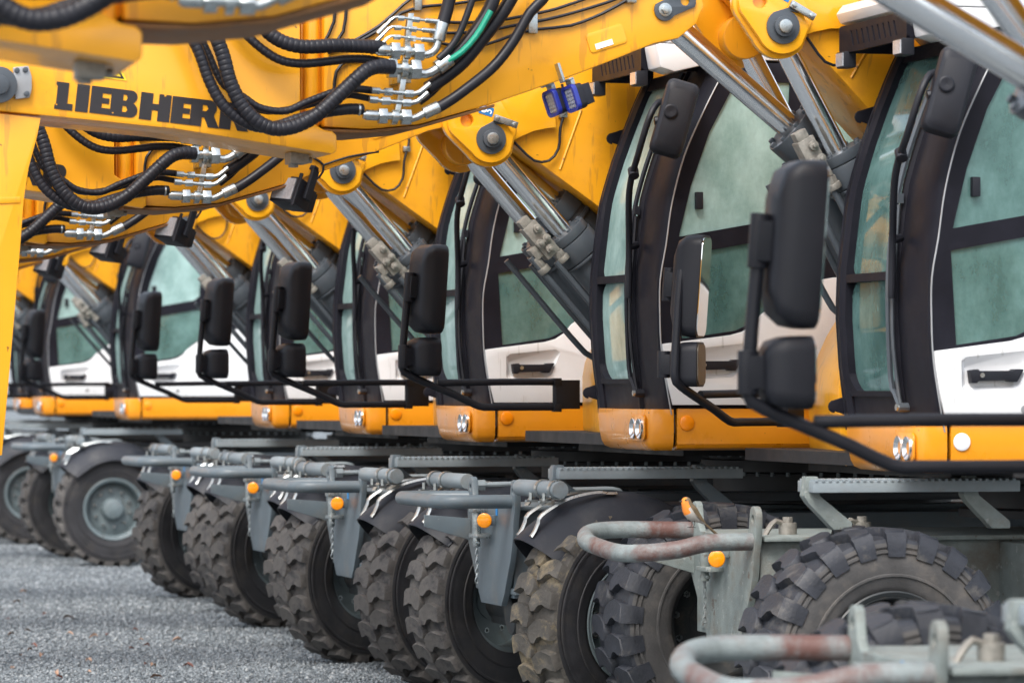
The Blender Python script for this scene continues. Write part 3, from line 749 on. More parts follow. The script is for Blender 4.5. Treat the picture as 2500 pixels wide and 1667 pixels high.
def b_letters(m):
    # heavy slab capitals L I E B H E R R on the slope of the arm
    H = .115
    G = {'L': ([(0, 0), (.80, 0), (.80, .24), (.56, .24), (.56, 1), (0, 1), (0, .9), (.06, .85), (.06, .2), (0, .15)], []),
         'I': ([(0, 0), (.56, 0), (.56, 1), (0, 1)], []),
         'E': ([(0, 0), (.80, 0), (.80, .23), (.46, .23), (.46, .40), (.74, .40), (.74, .60), (.46, .60), (.46, .77), (.80, .77), (.80, 1), (0, 1)], []),
         'H': ([(0, 0), (.48, 0), (.48, .38), (.72, .38), (.72, 0), (1.2, 0), (1.2, 1), (.72, 1), (.72, .62), (.48, .62), (.48, 1), (0, 1)], []),
         'B': ([(0, 0), (.75, 0)]+arc(.78, .27, .27, -85, 70, 8)+arc(.76, .76, .24, -60, 90, 8)+[(0, 1)], [[(.46, .18), (.60, .18), (.66, .26), (.60, .40), (.46, .40)], [(.46, .60), (.58, .60), (.63, .70), (.58, .82), (.46, .82)]]),
         'R': ([(0, 0), (.46, 0), (.46, .34), (.56, .34), (.74, 0), (1.18, 0), (.94, .42)]+arc(.72, .70, .30, -40, 90, 9)+[(0, 1)], [[(.46, .58), (.62, .58), (.69, .68), (.62, .80), (.46, .80)]])}
    word = [('L', -3.388, 2.773), ('I', -3.302, 2.764), ('E', -3.242, 2.759), ('B', -3.158, 2.750), ('H', -3.036, 2.737), ('E', -2.904, 2.723), ('R', -2.824, 2.715), ('R', -2.700, 2.703)]
    for ch, x, z in word:
        o, hs_ = G[ch]
        k_ = .093*{'L': 1, 'I': 1.0, 'E': 1.12, 'B': 1.16, 'H': 1.14, 'R': 1.14}[ch]
        f = lambda u, w_, a, x=x, z=z, k_=k_: (x+(u*k_+w_*.012), a, z+w_*H*.97-u*k_*.105)
        m.plate(o, -.3032, -.3006, hs_, fn=f)
def b_letter_chips(m):
    rnd = random.Random(3)
    for x, z in ((-3.378, 2.790), (-3.145, 2.760), (-2.925, 2.834)):
        r = rnd.uniform(.003, .006)
        m.plate([(x+r*rnd.uniform(.5, 1.3)*math.cos(k), z+r*rnd.uniform(.4, 1.1)*math.sin(k)) for k in [i*PI/3.5 for i in range(7)]], -.3042, -.3033)

# ------------------------------------------------------------------ undercarriage
AX, AZ, RT = -.10, .525, .525
def b_chassis(m, wd=0):
    m.box(-.385, 3.1, -.34-wd, .34+wd, .60, 1.03); m.box(-.385, 3.1, -.40-wd, .40+wd, 1.03, 1.05)
    m.box(.7, 2.0, -.75, .75, .75, 1.02)
    for x in (-.1, .3): m.box(x, x+.02, -.37-wd, .37+wd, .60, 1.03)
def b_rail(m):
    m.box(-.2, 3.0, -.62, -.50, 1.075, 1.115); m.box(-.2, 3.0, -.60, -.52, 1.115, 1.122)
    for x in (.0, .55, 1.1): m.box(x, x+.05, -.56, -.34, 1.0, 1.075)
def b_axle(m):
    m.box(AX-.10, AX+.10, -.80, .80, .42, .62); m.cyl((AX, -.85, AZ), (AX, .85, AZ), .12, 20)
    m.cyl((AX, 0, AZ), (AX-.22, 0, AZ-.02), .17, 20, r2=.10)
def b_plate(m):
    o = [(-.47, .98), (-.50, 1.05), (-.50, 1.13)]+arc(-.455, 1.135, .045, 180, 40, 6)+[(-.40, 1.07), (-.37, 1.05), (.27, 1.05), (.30, 1.08)]+arc(.355, 1.135, .045, 140, 0, 6)+[(.41, 1.03), (.40, .86), (.18, .60), (.14, .56), (-.24, .56), (-.30, .62), (-.42, .80), (-.46, .90)]
    m.plate(o, -.425, -.395, [arc(-.455, 1.125, .018, 0, 340, 10), arc(.355, 1.125, .018, 0, 340, 10)], axis='x')
    m.box(-.395, -.30, -.40, .36, .62, .65)
    m.plate([(-.42, .97), (-.66, .99), (-.66, .93), (-.42, .86)], .36, .38)
def hoop_pts(w): return [(-.40, -.42, 1.04), (-.62, -.42, 1.04), (-.72, -.40, 1.04), (-.765, -.33, 1.04), (-.775, -.2, 1.04), (-.775, .3, 1.04), (-.765, .40, 1.04), (-.72, .46, 1.04), (-.62, .47, 1.04), (-.40, .40, 1.04)]
def b_hoop(m): m.tube(spline(hoop_pts(0), .03), .034, 14)
def b_hoop_bent(m): m.tube(spline([(-.40, -.44, 1.03), (-.62, -.44, 1.025), (-.74, -.43, 1.00), (-.86, -.38, .985), (-.95, -.25, .98), (-.98, .0, 1.0), (-.97, .2, 1.02), (-.90, .36, 1.045), (-.75, .42, 1.055), (-.40, .40, 1.05)], .03), .038, 14)
def b_bracket_blk(m): m.box(-.475, -.425, -.145, -.10, .95, 1.0)
def b_cpin(m):
    m.cyl((-.47, .06, .90), (-.47, .06, 1.015), .022, 14); m.box(-.50, -.425, .02, .10, 1.01, 1.03); m.box(-.50, -.425, -.06, .10, .885, .905)
    m.cyl((-.47, .06, .84), (-.47, .06, .90), .018, 12); m.tube([(-.47, .12, .86), (-.47, -.0, .86)], .008, 6)
def b_chain(m):
    for k in range(9):
        z = .845-k*.022; M = Matrix.Translation((-.455, .11+.004*math.sin(k), z)) @ Matrix.Rotation(R(90*(k % 2)), 4, 'Z') @ Matrix.Rotation(R(90), 4, 'X')
        m.ring([(.011+.003*math.cos(a), .003*math.sin(a)) for a in [i*PI/2 for i in range(4)]], 10, M @ Matrix.Diagonal((.7, 1.25, 1, 1)), close=True)
def b_mark(m): m.box(-.4285, -.4265, -.18, -.15, 1.0, 1.05)
def b_step(m):
    o = [(-.35, 1.232), (.56, 1.232), (.56, 1.185), (-.35, 1.185)]
    m.plate(o, -1.02, -.82)
    for i in range(30): m.box(-.345+i*.03, -.331+i*.03, -1.024, -.83, 1.228, 1.240)
def b_step_br(m, x):
    if 1:
        pts = [(x, 1.25), (x+.05, 1.25), (x+.06, 1.17), (x+.20, 1.06), (x+.20, 1.03), (x+.12, 1.03), (x+.01, 1.14), (x-.01, 1.17)]
        m.plate(pts, -.96, -.90)
def tyre_profile():
    half = [(.272, .105), (.262, .118), (.275, .132), (.30, .140), (.33, .146), (.37, .150), (.41, .148), (.445, .142), (.452, .146), (.468, .143), (.482, .134), (.489, .10), (.492, 0)]
    return half+[(r, -h) for r, h in reversed(half[:-1])]
def b_tyre(m):
    M = Matrix.Rotation(R(90), 4, 'X')
    prof = tyre_profile(); k = len(prof); n = 72
    for j in range(n):
        pass
    vs = []; a_ = []
    for j in range(n):
        a = 2*PI*j/n
        for r, h in prof: vs.append(M @ Vector((r*math.cos(a), r*math.sin(a), h)))
    o = len(m.v); m.v += [tuple(p) for p in vs]
    for j in range(n):
        q = (j+1) % n
        for i in range(k-1):
            m.f.append([o+j*k+i, o+q*k+i, o+q*k+i+1, o+j*k+i+1])
            m.mi.append(1 if prof[i][0] > .46 and prof[i+1][0] > .46 else 0)
    m.mat(0)
    for s in (-1, 1):   # raised rings and small ribs on the sidewall
        m.ring([(.335, s*.147), (.338, s*.152), (.346, s*.152), (.349, s*.148)], 60, M)
        m.ring([(.425, s*.144), (.43, s*.151), (.44, s*.150), (.443, s*.142)], 60, M)
    m.mat(1)
    NB = 22
    rnd = random.Random(5)
    for k_ in range(NB):
        for s in (-1, 1):
            a0 = 2*PI*(k_+(.5 if s > 0 else 0))/NB
            blk = [(.002, -.016), (.035, -.042), (.075, -.054), (.112, -.046), (.135, -.032), (.138, .042), (.112, .036), (.085, .024), (.060, .030), (.035, .056), (.008, .058), (-.008, .024)]
            top = .524+rnd.uniform(-.002, .002)
            vs = []
            for sc, rr in ((1.06, .478), (1.0, top-.0035), (.96, top)):
                for w_, s_ in blk:
                    ww = .075+(w_-.075)*sc; ss = s_*sc
                    r_ = rr-(.0 if w_ < .12 else (.008 if rr > .49 else .02))
                    ang = a0+ss/.5
                    vs.append(M @ Vector((r_*math.cos(ang), r_*math.sin(ang), s*ww)))
            nb = len(blk)
            fs = [tuple(range(2*nb, 3*nb))]
            for q in range(2): fs += [(q*nb+i, q*nb+(i+1) % nb, (q+1)*nb+(i+1) % nb, (q+1)*nb+i) for i in range(nb)]
            m.add(vs, fs)
def b_tyre_side(m):
    # deep shoulder lugs for the older machine
    b_tyre(m); M = Matrix.Rotation(R(90), 4, 'X'); m.mat(1)
    NB = 22
    for k_ in range(NB):
        for s in (-1, 1):
            a0 = 2*PI*(k_+(.5 if s > 0 else 0))/NB
            vs = []
            for r_, h in ((.514, .132), (.50, .146), (.455, .153), (.415, .1535), (.415, .14), (.47, .13)):
                for d in (-.040, .044): vs.append(M @ Vector((r_*math.cos(a0+d/.5), r_*math.sin(a0+d/.5), s*h)))
            fs = [(2*i, 2*i+1, 2*((i+1) % 6)+1, 2*((i+1) % 6)) for i in range(6)]+[(0, 2, 4, 6, 8, 10), (1, 3, 5, 7, 9, 11)]
            m.add(vs, fs)
def b_rim(m):
    M = Matrix.Rotation(R(90), 4, 'X')
    m.ring([(.262, .125), (.278, .136), (.282, .142), (.276, .146), (.258, .138), (.248, .10), (.240, .05), (.238, -.02), (.244, -.10), (.27, -.13)], 60, M)
    m.ring([(.262, .128), (.256, .142), (.250, .138), (.250, .12)], 60, M)
    m.ring([(.240, .02), (.20, .035), (.17, .045), (.12, .04), (.0, .04)], 48, M)
def b_hub(m):
    M = Matrix.Rotation(R(90), 4, 'X')
    m.ring([(.0, .145), (.05, .143), (.085, .13), (.10, .10), (.105, .035)], 32, M)
def b_nut(m, k):
    if 1:
        a = 2*PI*k/10+.1; x, z = .165*math.cos(a), .165*math.sin(a)
        m.cyl((x, -.04, z), (x, -.068, z), .016, 6); m.cyl((x, -.04, z), (x, -.08, z), .009, 8)
def b_mud(m):
    vc, hw = 0, .215
    rows = []
    nphi, nv = 30, 12
    for i in range(nphi+1):
        ph = R(141-(141-18)*i/nphi)
        for j in range(nv+1):
            t = -1+2*j/nv
            flare = 0 if i > 3 else (3-i)*.004
            r = .615-.17*abs(t)**2.4+flare
            rows.append((r*math.cos(ph), t*hw, r*math.sin(ph)))
    k = nv+1
    top = rows; bot = [(x*.985, v, z*.985) for x, v, z in rows]
    n = len(rows)
    vs = top+bot; fs = []
    for i in range(nphi):
        for j in range(nv):
            a = i*k+j; fs += [(a, a+1, a+k+1, a+k), (n+a, n+a+k, n+a+k+1, n+a+1)]
    edge = [j for j in range(k)]+[i*k+nv for i in range(1, nphi+1)]+[nphi*k+j for j in range(nv-1, -1, -1)]+[i*k for i in range(nphi-1, 0, -1)]
    for a, b in zip(edge, edge[1:]+edge[:1]): fs.append((a, b, n+b, n+a))
    m.add(vs, fs)
    o = [rows[i*k+nv] for i in range(nphi+1)]; m.tube(o, .008, 6); o = [rows[i*k] for i in range(nphi+1)]; m.tube(o, .008, 6)
def mk_strap(v):
    def f(m):
        pts = []
        for ph, dr in ((138, .008), (135, .012), (131, .03), (128, .045), (115, .04), (102, .025), (96, .01), (92, .008)):
            r = .615-.17*abs(v/.215)**2.4+dr; pts.append((r*math.cos(R(ph)), v, r*math.sin(R(ph))))
        P = spline(pts, .02); vs = []
        for p in P: vs += [(p.x, v-.017, p.z), (p.x, v+.017, p.z), (p.x*1.012, v+.010, p.z*1.012+.004), (p.x*1.012, v-.010, p.z*1.012+.004)]
        q = len(P); m.add(vs, [(i*4+a, i*4+(a+1) % 4, i*4+4+(a+1) % 4, i*4+4+a) for i in range(q-1) for a in range(4)]+[(0, 1, 2, 3), (4*q-4, 4*q-3, 4*q-2, 4*q-1)])
        c = R(117); r = .70
        m.ring([(.041, -.014), (.047, -.014), (.047, .014), (.041, .014)], 20, Matrix.Translation((r*math.cos(c), v, r*math.sin(c))) @ Matrix.Rotation(R(90), 4, 'X'), close=True)
        m.box(r*math.cos(c)-.09, r*math.cos(c)-.035, v-.014, v+.014, r*math.sin(c)-.06, r*math.sin(c)-.05)
        m.cyl((r*math.cos(c)-.065, v, r*math.sin(c)-.06), (r*math.cos(c)-.065, v, r*math.sin(c)-.015), .010, 6)
    return f
def b_mudtube(m):
    c = R(117); r = .70; m.cyl((r*math.cos(c), -.14, r*math.sin(c)), (r*math.cos(c), .42, r*math.sin(c)), .040, 18)
def b_pipes(m, s):
    if 1:
        m.tube(spline([(-.30, s*.62, 1.13), (-.10, s*.62, 1.135), (.06, s*.62, 1.13), (.12, s*.60, 1.06), (.14, s*.5, 1.0)], .04), .013, 8)
        if 0: m.tube(spline([(-.28, s*.72, 1.10), (-.08, s*.72, 1.11), (.02, s*.70, 1.08), (.08, s*.6, 1.0)], .04), .010, 8)
        hexnut(m, (-.30, s*.62, 1.13), (1, 0, 0), .03, .04)
def b_knob(m, x):
    if 1:
        m.cyl((x, -.2, 1.05), (x, -.2, 1.10), .04, 12); m.cyl((x, -.2, 1.10), (x, -.2, 1.125), .022, 10)
        m.tube(spline([(x, -.2, 1.08), (x-.06, -.22, 1.11), (x-.10, -.23, 1.07), (x-.12, -.24, 1.04)], .03), .012, 6)

# ------------------------------------------------------------------ cylinders
def rotp(p, c, a):
    dx, dz = p[0]-c[0], p[1]-c[1]
    return (c[0]+dx*math.cos(a)-dz*math.sin(a), c[1]+dx*math.sin(a)+dz*math.cos(a))
def along(p0, p1, d):
    v = Vector(p1)-Vector(p0); return Vector(p0)+v.normalized()*d

# ------------------------------------------------------------------ one excavator
def excavator(i, X, Y, label, dz=0., lug_rot=0., fore=(0, 0), stick=(0, 0), steer=25., old=False, mud=True, lamp='black', mir=0., mturn=0., front_disc='orange', tyre_mat=TRD, tyre_mat2=None, mount=(0, 0), ux=0., uz=None, bz=None, rot=0., mscale=1., ext=0., lampx=0., mw=1.):
    BX, BV = ux+.03, .12
    if uz is None: uz = dz
    if bz is None: bz = uz
    e = empty('wheeled_excavator', (X, Y, 0), None, (0, 0, R(rot)) if rot else None)
    tag(e, label, 'excavator', 'excavators parked side by side in a row')
    G = OLD if old else GRY
    gl = GLS if not old else GLC
    # undercarriage
    ch = part('chassis', e, ('chassis', old), lambda m: b_chassis(m, .10 if old else 0), [G], .006, loc=(0, 0, dz))
    for sg in (-1, 1) if not old else (): part('hydraulic_pipe', ch, ('pipes', sg), lambda m: b_pipes(m, sg), [GRYL])
    for xb in (-.18, .16): part('hose_knob', ch, ('knob', xb), lambda m: b_knob(m, xb), [BRS])
    if not old: part('side_rail', ch, 'rail', b_rail, [DRK], .004)
    part('front_axle', e, 'axle', b_axle, [RIMD], .01)
    pl = part('coupling_plate', e, 'plate', b_plate, [G], .004, loc=(0, 0, dz))
    if i >= 0: rf = part('reflector', pl, 'disc', b_disc, [AMB], loc=(-.485, -.15, .975-(.03 if old else 0)), rot=(0, 0, R(-22)))
    part('reflector_bracket', pl, 'bblk', b_bracket_blk, [G], .003)
    part('coupling_pin', pl, 'cpin', b_cpin, [ZNC if not old else OLD], .003)
    part('chain', pl, 'chain', b_chain, [ZNC if not old else RST])
    part('paint_mark', pl, 'mark', b_mark, [BMK])
    if i < 0: part('paint_mark', ch, 'mark2', lambda m: m.box(-.33, -.27, -.4425, -.441, .90, 1.0), [BMK], label='blue painted patch')
    if old: part('bumper_hoop', e, 'hoop2', b_hoop_bent, [RST], loc=(0, 0, dz), label='dented hoop with rusty patches')
    else: part('bumper_hoop', e, 'hoop', b_hoop, [GRY], loc=(0, 0, dz+.035))
    st = part('side_step', e, 'step', b_step, [GRYL], .003, loc=(0, 0, (dz if i < 0 else 0)+.01))
    for xb in (-.36, .34): part('step_bracket', st, ('stepbr', xb), lambda m: b_step_br(m, xb), [G], .004)
    for sgn in (-1, 1):
        for (ax, an) in ((AX, steer), (2.5, 0)):
            wh = empty('wheel', (ax, sgn*1.05, AZ), e, (0, R(37*i+50*sgn), 0) if an == 0 else None)
            wh.rotation_euler = (0, 0, R(an))
            if old: wh.scale = (1.05, 1.4, 1.05); wh.location.z = .550+gz(Y+sgn*1.05); wh.location.x += max(0, -i)*.10
            face = sgn < 0
            tm = (tyre_mat if sgn < 0 or tyre_mat2 is None else tyre_mat2)
            spin = R((i*53+sgn*31) % 360)
            part('tyre', wh, 'tyre_old' if old else 'tyre', b_tyre_side if old else b_tyre, [TYO if old else TYR, tm], rot=(0, spin, 0 if True else PI), angle=40)
            rot = (0, spin, 0)
            part('rim', wh, 'rim', b_rim, [RIM if not old else RIMD], rot=(0, 0, 0) if face else (0, 0, PI))
            part('hub', wh, 'hub', b_hub, [RIM if not old else RIMD], rot=(0, 0, 0) if face else (0, 0, PI))
            if an != 0 or ax < 1:
                for k in range(10): part('wheel_nut', wh, ('nut', k), lambda m: b_nut(m, k), [ZNC], rot=rot if face else (0, spin, PI))
        if mud:
            mg = part('mudguard', e, 'mud', b_mud, [MUD], loc=(AX+.01, sgn*1.04, AZ), rot=(0, 0, R(steer*.18)), angle=50)
            part('support_tube', mg, 'mudtube', b_mudtube, [GRYL], .004, rot=(0, 0, 0) if sgn < 0 else None, loc=(0, 0, 0) if sgn < 0 else (0, -.28, 0))
            for v in (-.09, .09): part('strap', mg, ('strap', v), mk_strap(v), [ZNC])
    # slewing ring and deck
    sr = part('swing_ring', e, 'swing', lambda m: (b_swing(m), m.mat(1), b_swing_bolts(m)), [UND, GRYL])
    up = (ux, 0, uz)
    dk = part('deck_floor', e, 'floor', b_floor, [UND], loc=up)
    part('side_skirt', dk, 'skirt', b_skirt, [YEL_SHADE], .006)
    if front_disc == 'white': part('skirt_disc', dk, 'disc', b_disc, [WHD], loc=(.19, -1.301, 1.46), label='white round reflector')
    else: part('skirt_disc', dk, 'disc', b_disc, [ORD], loc=(.19, -1.301, 1.46))
    fp = part('front_panel', e, 'fpanel', b_frontpanel, [YEL_SHADE], loc=up, angle=50)
    part('headlight_bezel', fp, 'bezel', b_bezel, [YEL_SHADE], .002)
    for v in (-1.135, -1.235):
        hl = part('headlight', fp, 'hl', b_headlight, [CHR], loc=(-.018, v, 1.435))
        part('headlight_glass', fp, 'hlg', b_lamp_glass, [LED], loc=(-.012, v, 1.435))
    part('tool_box', e, 'fbody', b_frontbody, [YEL], .03, loc=up)
    part('grille', e, 'grille', b_grille, [UND], loc=up)
    part('engine_cover', e, 'engine', b_engine, [YEL], .04, loc=up)
    # cab
    cab = part('cab', e, 'cabbody', b_cab_body, [BLK], .008, loc=up)
    part('front_frame', cab, 'cabfront', b_cab_front, [BLK], 0, angle=35)
    gf = 'gl'
    def g_low(m): m.plate(dense(rrect(-.94, -.36, 1.645, 2.135, .09)), .02, .026, fn=front)
    def g_up(m): m.plate(dense(rrect(-.94, -.36, 2.16, 3.09, .06), .05), .02, .026, fn=front)
    part('windscreen', cab, 'g_up', g_up, [gl], angle=40); part('lower_windscreen', cab, 'g_low', g_low, [gl], angle=40)
    part('door_frame', cab, 'side', b_side, [BLK], .003)
    part('door_panel', cab, 'white', b_white, [WHT], .004)
    part('door_handle', cab, 'handle', b_handle, [PLA], .004)
    part('handle_lock', cab, 'hlock', lambda m: m.cyl((.265, -1.336, 1.732), (.265, -1.34, 1.732), .010, 12), [ZNC])
    part('panel_dot', cab, 'pdot', lambda m: m.cyl((.46, -1.316, 1.592), (.46, -1.3185, 1.592), .018, 16), [SLV])
    def trim(m): m.tube(spline([(x-.004, -1.306, z) for z, x in SIL], .05), .0036, 6)
    part('door_trim', cab, 'trim', trim, [SLV])
    part('door_window', cab, 'gw1', lambda m: m.plate(WIN_UP, -1.290, -1.284), [gl])
    part('lower_door_window', cab, 'gw2', lambda m: m.plate(WIN_LO, -1.290, -1.284), [GLC])
    part('rear_side_window', cab, 'gw3', lambda m: m.plate(WIN_RE, -1.290, -1.284), [gl])
    part('right_window', cab, 'gw4', lambda m: m.plate([(FX(z)+.13, z) for z in [1.94+k*.092 for k in range(12)]]+[(1.37, 2.95), (1.37, 1.94)], -.243, -.237), [GLC])
    part('rear_window', cab, 'gw5', lambda m: m.plate(rrect(-1.18, -.33, 2.19, 3.01, .06), 1.493, 1.499, axis='x'), [GLC])
    part('window_latch', cab, 'latch', lambda m: m.box(.30, .335, -1.32, -1.29, 2.46, 2.54, Matrix.Translation((-.07, 0, 0))), [PLA], .004)
    part('seat', cab, 'seat', b_seat, [SEA], .02)
    part('side_console', cab, 'console', b_console, [SEA], .02); part('steering_column', cab, 'column', b_column, [SEA], .02)
    part('console_arm', cab, 'ctl', b_ctl, [GRYL])
    part('wiper', cab, 'wiper', b_wiper, [PLA] if not old else [DRK]); part('wiper_bolt', cab, 'wbolt', b_wiper_bolt, [ZNC])
    part('roof', cab, 'roof', b_roof, [WHT], .02)
    part('light_bracket', cab, 'visor', b_visor, [BLK])
    for v in (-1.04, -.34):
        part('roof_lamp', cab, 'rl', b_roof_lamp, [PLA], .005, loc=(.045, v, 3.085)); part('roof_lamp_lens', cab, 'rll', b_roof_lens, [LED], loc=(.045, v, 3.085))
    for zt in (1.60, 2.85): part('post_tab', cab, ('tabs', zt), lambda m: b_post_tabs(m, zt), [BLK], .003)
    part('cab_mirror', cab, 'mirl', b_mirror_l, [PLA], .004, loc=(.09, -1.43, 2.875), rot=(R(-3), R(16), R(-12)))
    part('cab_mirror_arm', cab, 'mirla', b_mirror_l_arm, [PLA], .003)
    # fold-out mirrors at the right front corner
    mb = part('mirror_bracket', e, 'mbr', b_mbracket, [PLA], .002, loc=(.22+mount[0]+ux, .97, 1.585+uz+mount[1]), rot=(0, 0, R(mir)), scale=mscale)
    for nm, fn_, gfn, loc, gm in (('wide_mirror', b_mbig, b_mglass_big, (-.70, 0, .55), MIR), ('lower_mirror', b_msmall, b_mglass_small, (-.72, 0, .20), DMR if mir else MIR)):
        q = part(nm, mb, nm, fn_, [PLA], .003, loc=loc, rot=(0, R(4 if nm[0] == 'w' else 0), R(14-mturn)), angle=45)
        q.scale.y = mw
        q = part('mirror_glass', mb, nm+'g', gfn, [gm], loc=loc, rot=(0, R(4 if nm[0] == 'w' else 0), R(14-mturn))); q.scale.y = mw
    # base boom, turned about its foot
    bb = part('base_boom', e, 'base', b_base, [YEL], .012, loc=(BASE_FOOT[0]+BX, BV, BASE_FOOT[1]+bz))
    a = R(lug_rot)
    CF = Matrix.Translation((-BASE_FOOT[0], 0, -BASE_FOOT[1]))
    # meshes are modelled in machine coordinates; shift them onto the foot pivot
    bb.rotation_euler = (0, a, 0)
    def sub(nm, key, fn_, mats, bev=0., angle=32): return part(nm, bb, key, fn_, mats, bev, loc=(-BASE_FOOT[0], 0, -BASE_FOOT[1]), angle=angle)
    sub('weld_seam', 'weld', b_weld, [YEL])
    for sg in (-1, 1):
        sub('cylinder_lug', ('lugs', sg), mk_lugs(sg, 1), [YEL2], .008); sub('lug_backing', ('lugb', sg), mk_lugs(sg, 0), [YEL2], .008)
        sub('boom_gusset', ('gusset', sg), mk_gusset(sg), [YEL2], .02); sub('pin_keeper', ('pinr', sg), mk_pin_r(sg), [DRK], .004)
        sub('lug_pin', ('pin', sg), mk_pin(sg), [ZNC], .004); sub('keeper_bar', ('retainer', sg), mk_retainer(sg), [ZNC], .003)
    sub('hook_sign', 'hookm', b_hookmark, [BLU]); sub('hook_symbol', 'hooks', b_hooksign, [WHD])
    sub('lamp_cable', 'cable', b_cable, [RUB]); sub('cable_clip', 'cclip', b_cable_clip, [ZNC], .003)
    lp = rotp(LUGP, BASE_FOOT, -a)
    # lift cylinders
    foot = (.68, 1.52)
    for s in (-1, 1):
        v = s*.232+BV
        p0 = Vector((lp[0]+BX, v, lp[1]+bz)); p1 = Vector((foot[0]+BX, v, foot[1]+bz))
        L = (p1-p0).length; rod_l = .60+ext*.6
        key = ('lift', round(L, 3), s)
        D = (p1-p0).normalized()
        q = part('lift_cylinder', e, ('lc', i, s), lambda m: (m.cyl(p0+D*(rod_l+.03), p1, .104, 26), m.cyl(p0+D*rod_l, p0+D*(rod_l+.045), .116, 28), m.cyl(p0+D*(rod_l+.05), p0+D*(rod_l+.15), .120, 28), m.cyl(p0+D*(rod_l+.155), p0+D*(rod_l+.17), .123, 28),
             [m.cyl(p0+D*(rod_l-.012)+o_, p0+D*(rod_l+.05)+o_, .013, 6) for o_ in [(D.cross(Vector((0, 1, 0))).normalized()*math.cos(k*PI/4)+Vector((0, 1, 0))*math.sin(k*PI/4))*.098 for k in range(8)]]), [DRK], .004)
        part('piston_rod', q, ('lr', i, s), lambda m: m.cyl(p0, p0+D*(rod_l+.02), .049, 24), [CHR])
        part('rod_eye', q, ('le', i, s), lambda m: m.cyl((lp[0]+BX, v-.06, lp[1]+bz), (lp[0]+BX, v+.06, lp[1]+bz), .10, 28), [YEL], .01)
        for kk, (o0, o1) in enumerate(((Vector((-.19, -.08, -.13)), .62), (Vector((-.065, -.09, -.15)), .55))):
            part('steel_pipe', q, ('lpipe', i, s, kk), lambda m: m.tube(spline([p0+D*rod_l+o0, p0+D*(rod_l+o1)+o0, p0+D*(rod_l+o1+.06)+o0+Vector((.05, .02, .03))], .05), .015, 10), [DRK])
        def valve(m):
            c = p0+D*(rod_l-.02)+Vector((-.14, -.06, -.045)); Mx = Matrix.Translation(c) @ Matrix.Rotation(math.atan2(-D.z, D.x), 4, 'Y') @ Matrix.Scale(.82, 4)
            m.box(-.10, .14, -.06, .04, -.05, .05, Mx); m.box(-.15, -.09, -.055, .02, -.04, .03, Mx); m.box(.02, .10, -.05, .04, -.10, -.05, Mx)
            for x, z in ((-.05, .02), (.03, .025), (.03, -.025), (.09, .0)): m.cyl(Mx @ Vector((x, -.06, z)), Mx @ Vector((x, -.085, z)), .022, 12); m.cyl(Mx @ Vector((x, -.085, z)), Mx @ Vector((x, -.10, z)), .012, 6)
            m.cyl(Mx @ Vector((.14, -.03, .03)), Mx @ Vector((.20, -.03, .03)), .028, 6); m.cyl(Mx @ Vector((.08, -.02, -.10)), Mx @ Vector((.17, -.02, -.10)), .026, 6)
            m.cyl(Mx @ Vector((.18, -.03, .03)), Mx @ Vector((.215, -.03, .03)), .034, 12); m.cyl(Mx @ Vector((.15, -.02, -.10)), Mx @ Vector((.19, -.02, -.10)), .032, 12)
        if s < 0: part('valve_block', q, ('lv', i), valve, [BRS], .005)
    # fore-boom adjusting cylinder
    fx, fz = fore
    pa = Vector((-.67+fx+BX-ux, BV, 3.235+fz+bz)); e2 = rotp((.62, 1.98), BASE_FOOT, -a); pb = Vector((e2[0]+BX, BV, e2[1]+bz)); D2 = (pb-pa).normalized(); rl = .74+ext
    ac = part('adjusting_cylinder', e, ('ac', i), lambda m: (m.cyl(pa+D2*rl, pb, .112, 28), m.cyl(pa+D2*rl, pa+D2*(rl+.10), .128, 28), m.cyl(pa+D2*(rl+.13), pa+D2*(rl+.15), .128, 28),
        [m.cyl(pa+D2*(rl-.015)+o_, pa+D2*(rl+.05)+o_, .015, 6) for o_ in [(D2.cross(Vector((0, 1, 0))).normalized()*math.cos(k*PI/4)+Vector((0, 1, 0))*math.sin(k*PI/4))*.11 for k in range(8)]]), [DRK], .005)
    part('piston_rod', ac, ('ar', i), lambda m: m.cyl(pa, pa+D2*(rl+.05), .056, 24), [CHR])
    # fore boom
    fb = part('fore_boom', e, 'fore', b_fore, [YEL], .012, loc=(fx+BX-ux, BV, fz+bz))
    part('boom_lip', fb, 'forelip', b_fore_lip, [LIP], .003); part('boom_nose', fb, 'nose', b_nose, [YEL], .01)
    for sg in (-1, 1):
        part('pivot_keeper', fb, ('fpin', sg), lambda m: b_fore_pin(m, sg), [DRK], .004); part('pivot_bolt', fb, ('fbolt', sg), lambda m: b_fore_bolt(m, sg), [ZNC], .002)
    part('name_plate', fb, 'npl', b_nameplate, [YEL], .002); part('plate_tag', fb, 'nplt', b_nameplate_tag, [WHD])
    for k in range(len(LINES)): part('grease_line', fb, ('line', k), mk_line(k), [RUB])
    for k in range(3): part('line_clamp', fb, ('lclamp', k), mk_lclamp(k), [ZNC], .003)
    for k, h in enumerate(HOSES): part(h[0], fb, ('hose', k), mk_hose(k), [RUB], angle=60)
    part('green_sleeve', fb, 'green', b_green, [GRN])
    part('hose_manifold', fb, 'manif', b_manifold, [ZNC], .002); [part('small_fitting', fb, ('fits', k), lambda m: b_fittings_small(m, k), [ZNC]) for k in range(5)]
    for k, ft in enumerate(FITS): part('hose_fitting', fb, ('fit', k), mk_fit(*ft), [ZNC], .0015)
    for k in range(3): part('hose_band', fb, ('band', k), mk_band(k), [ZNC])
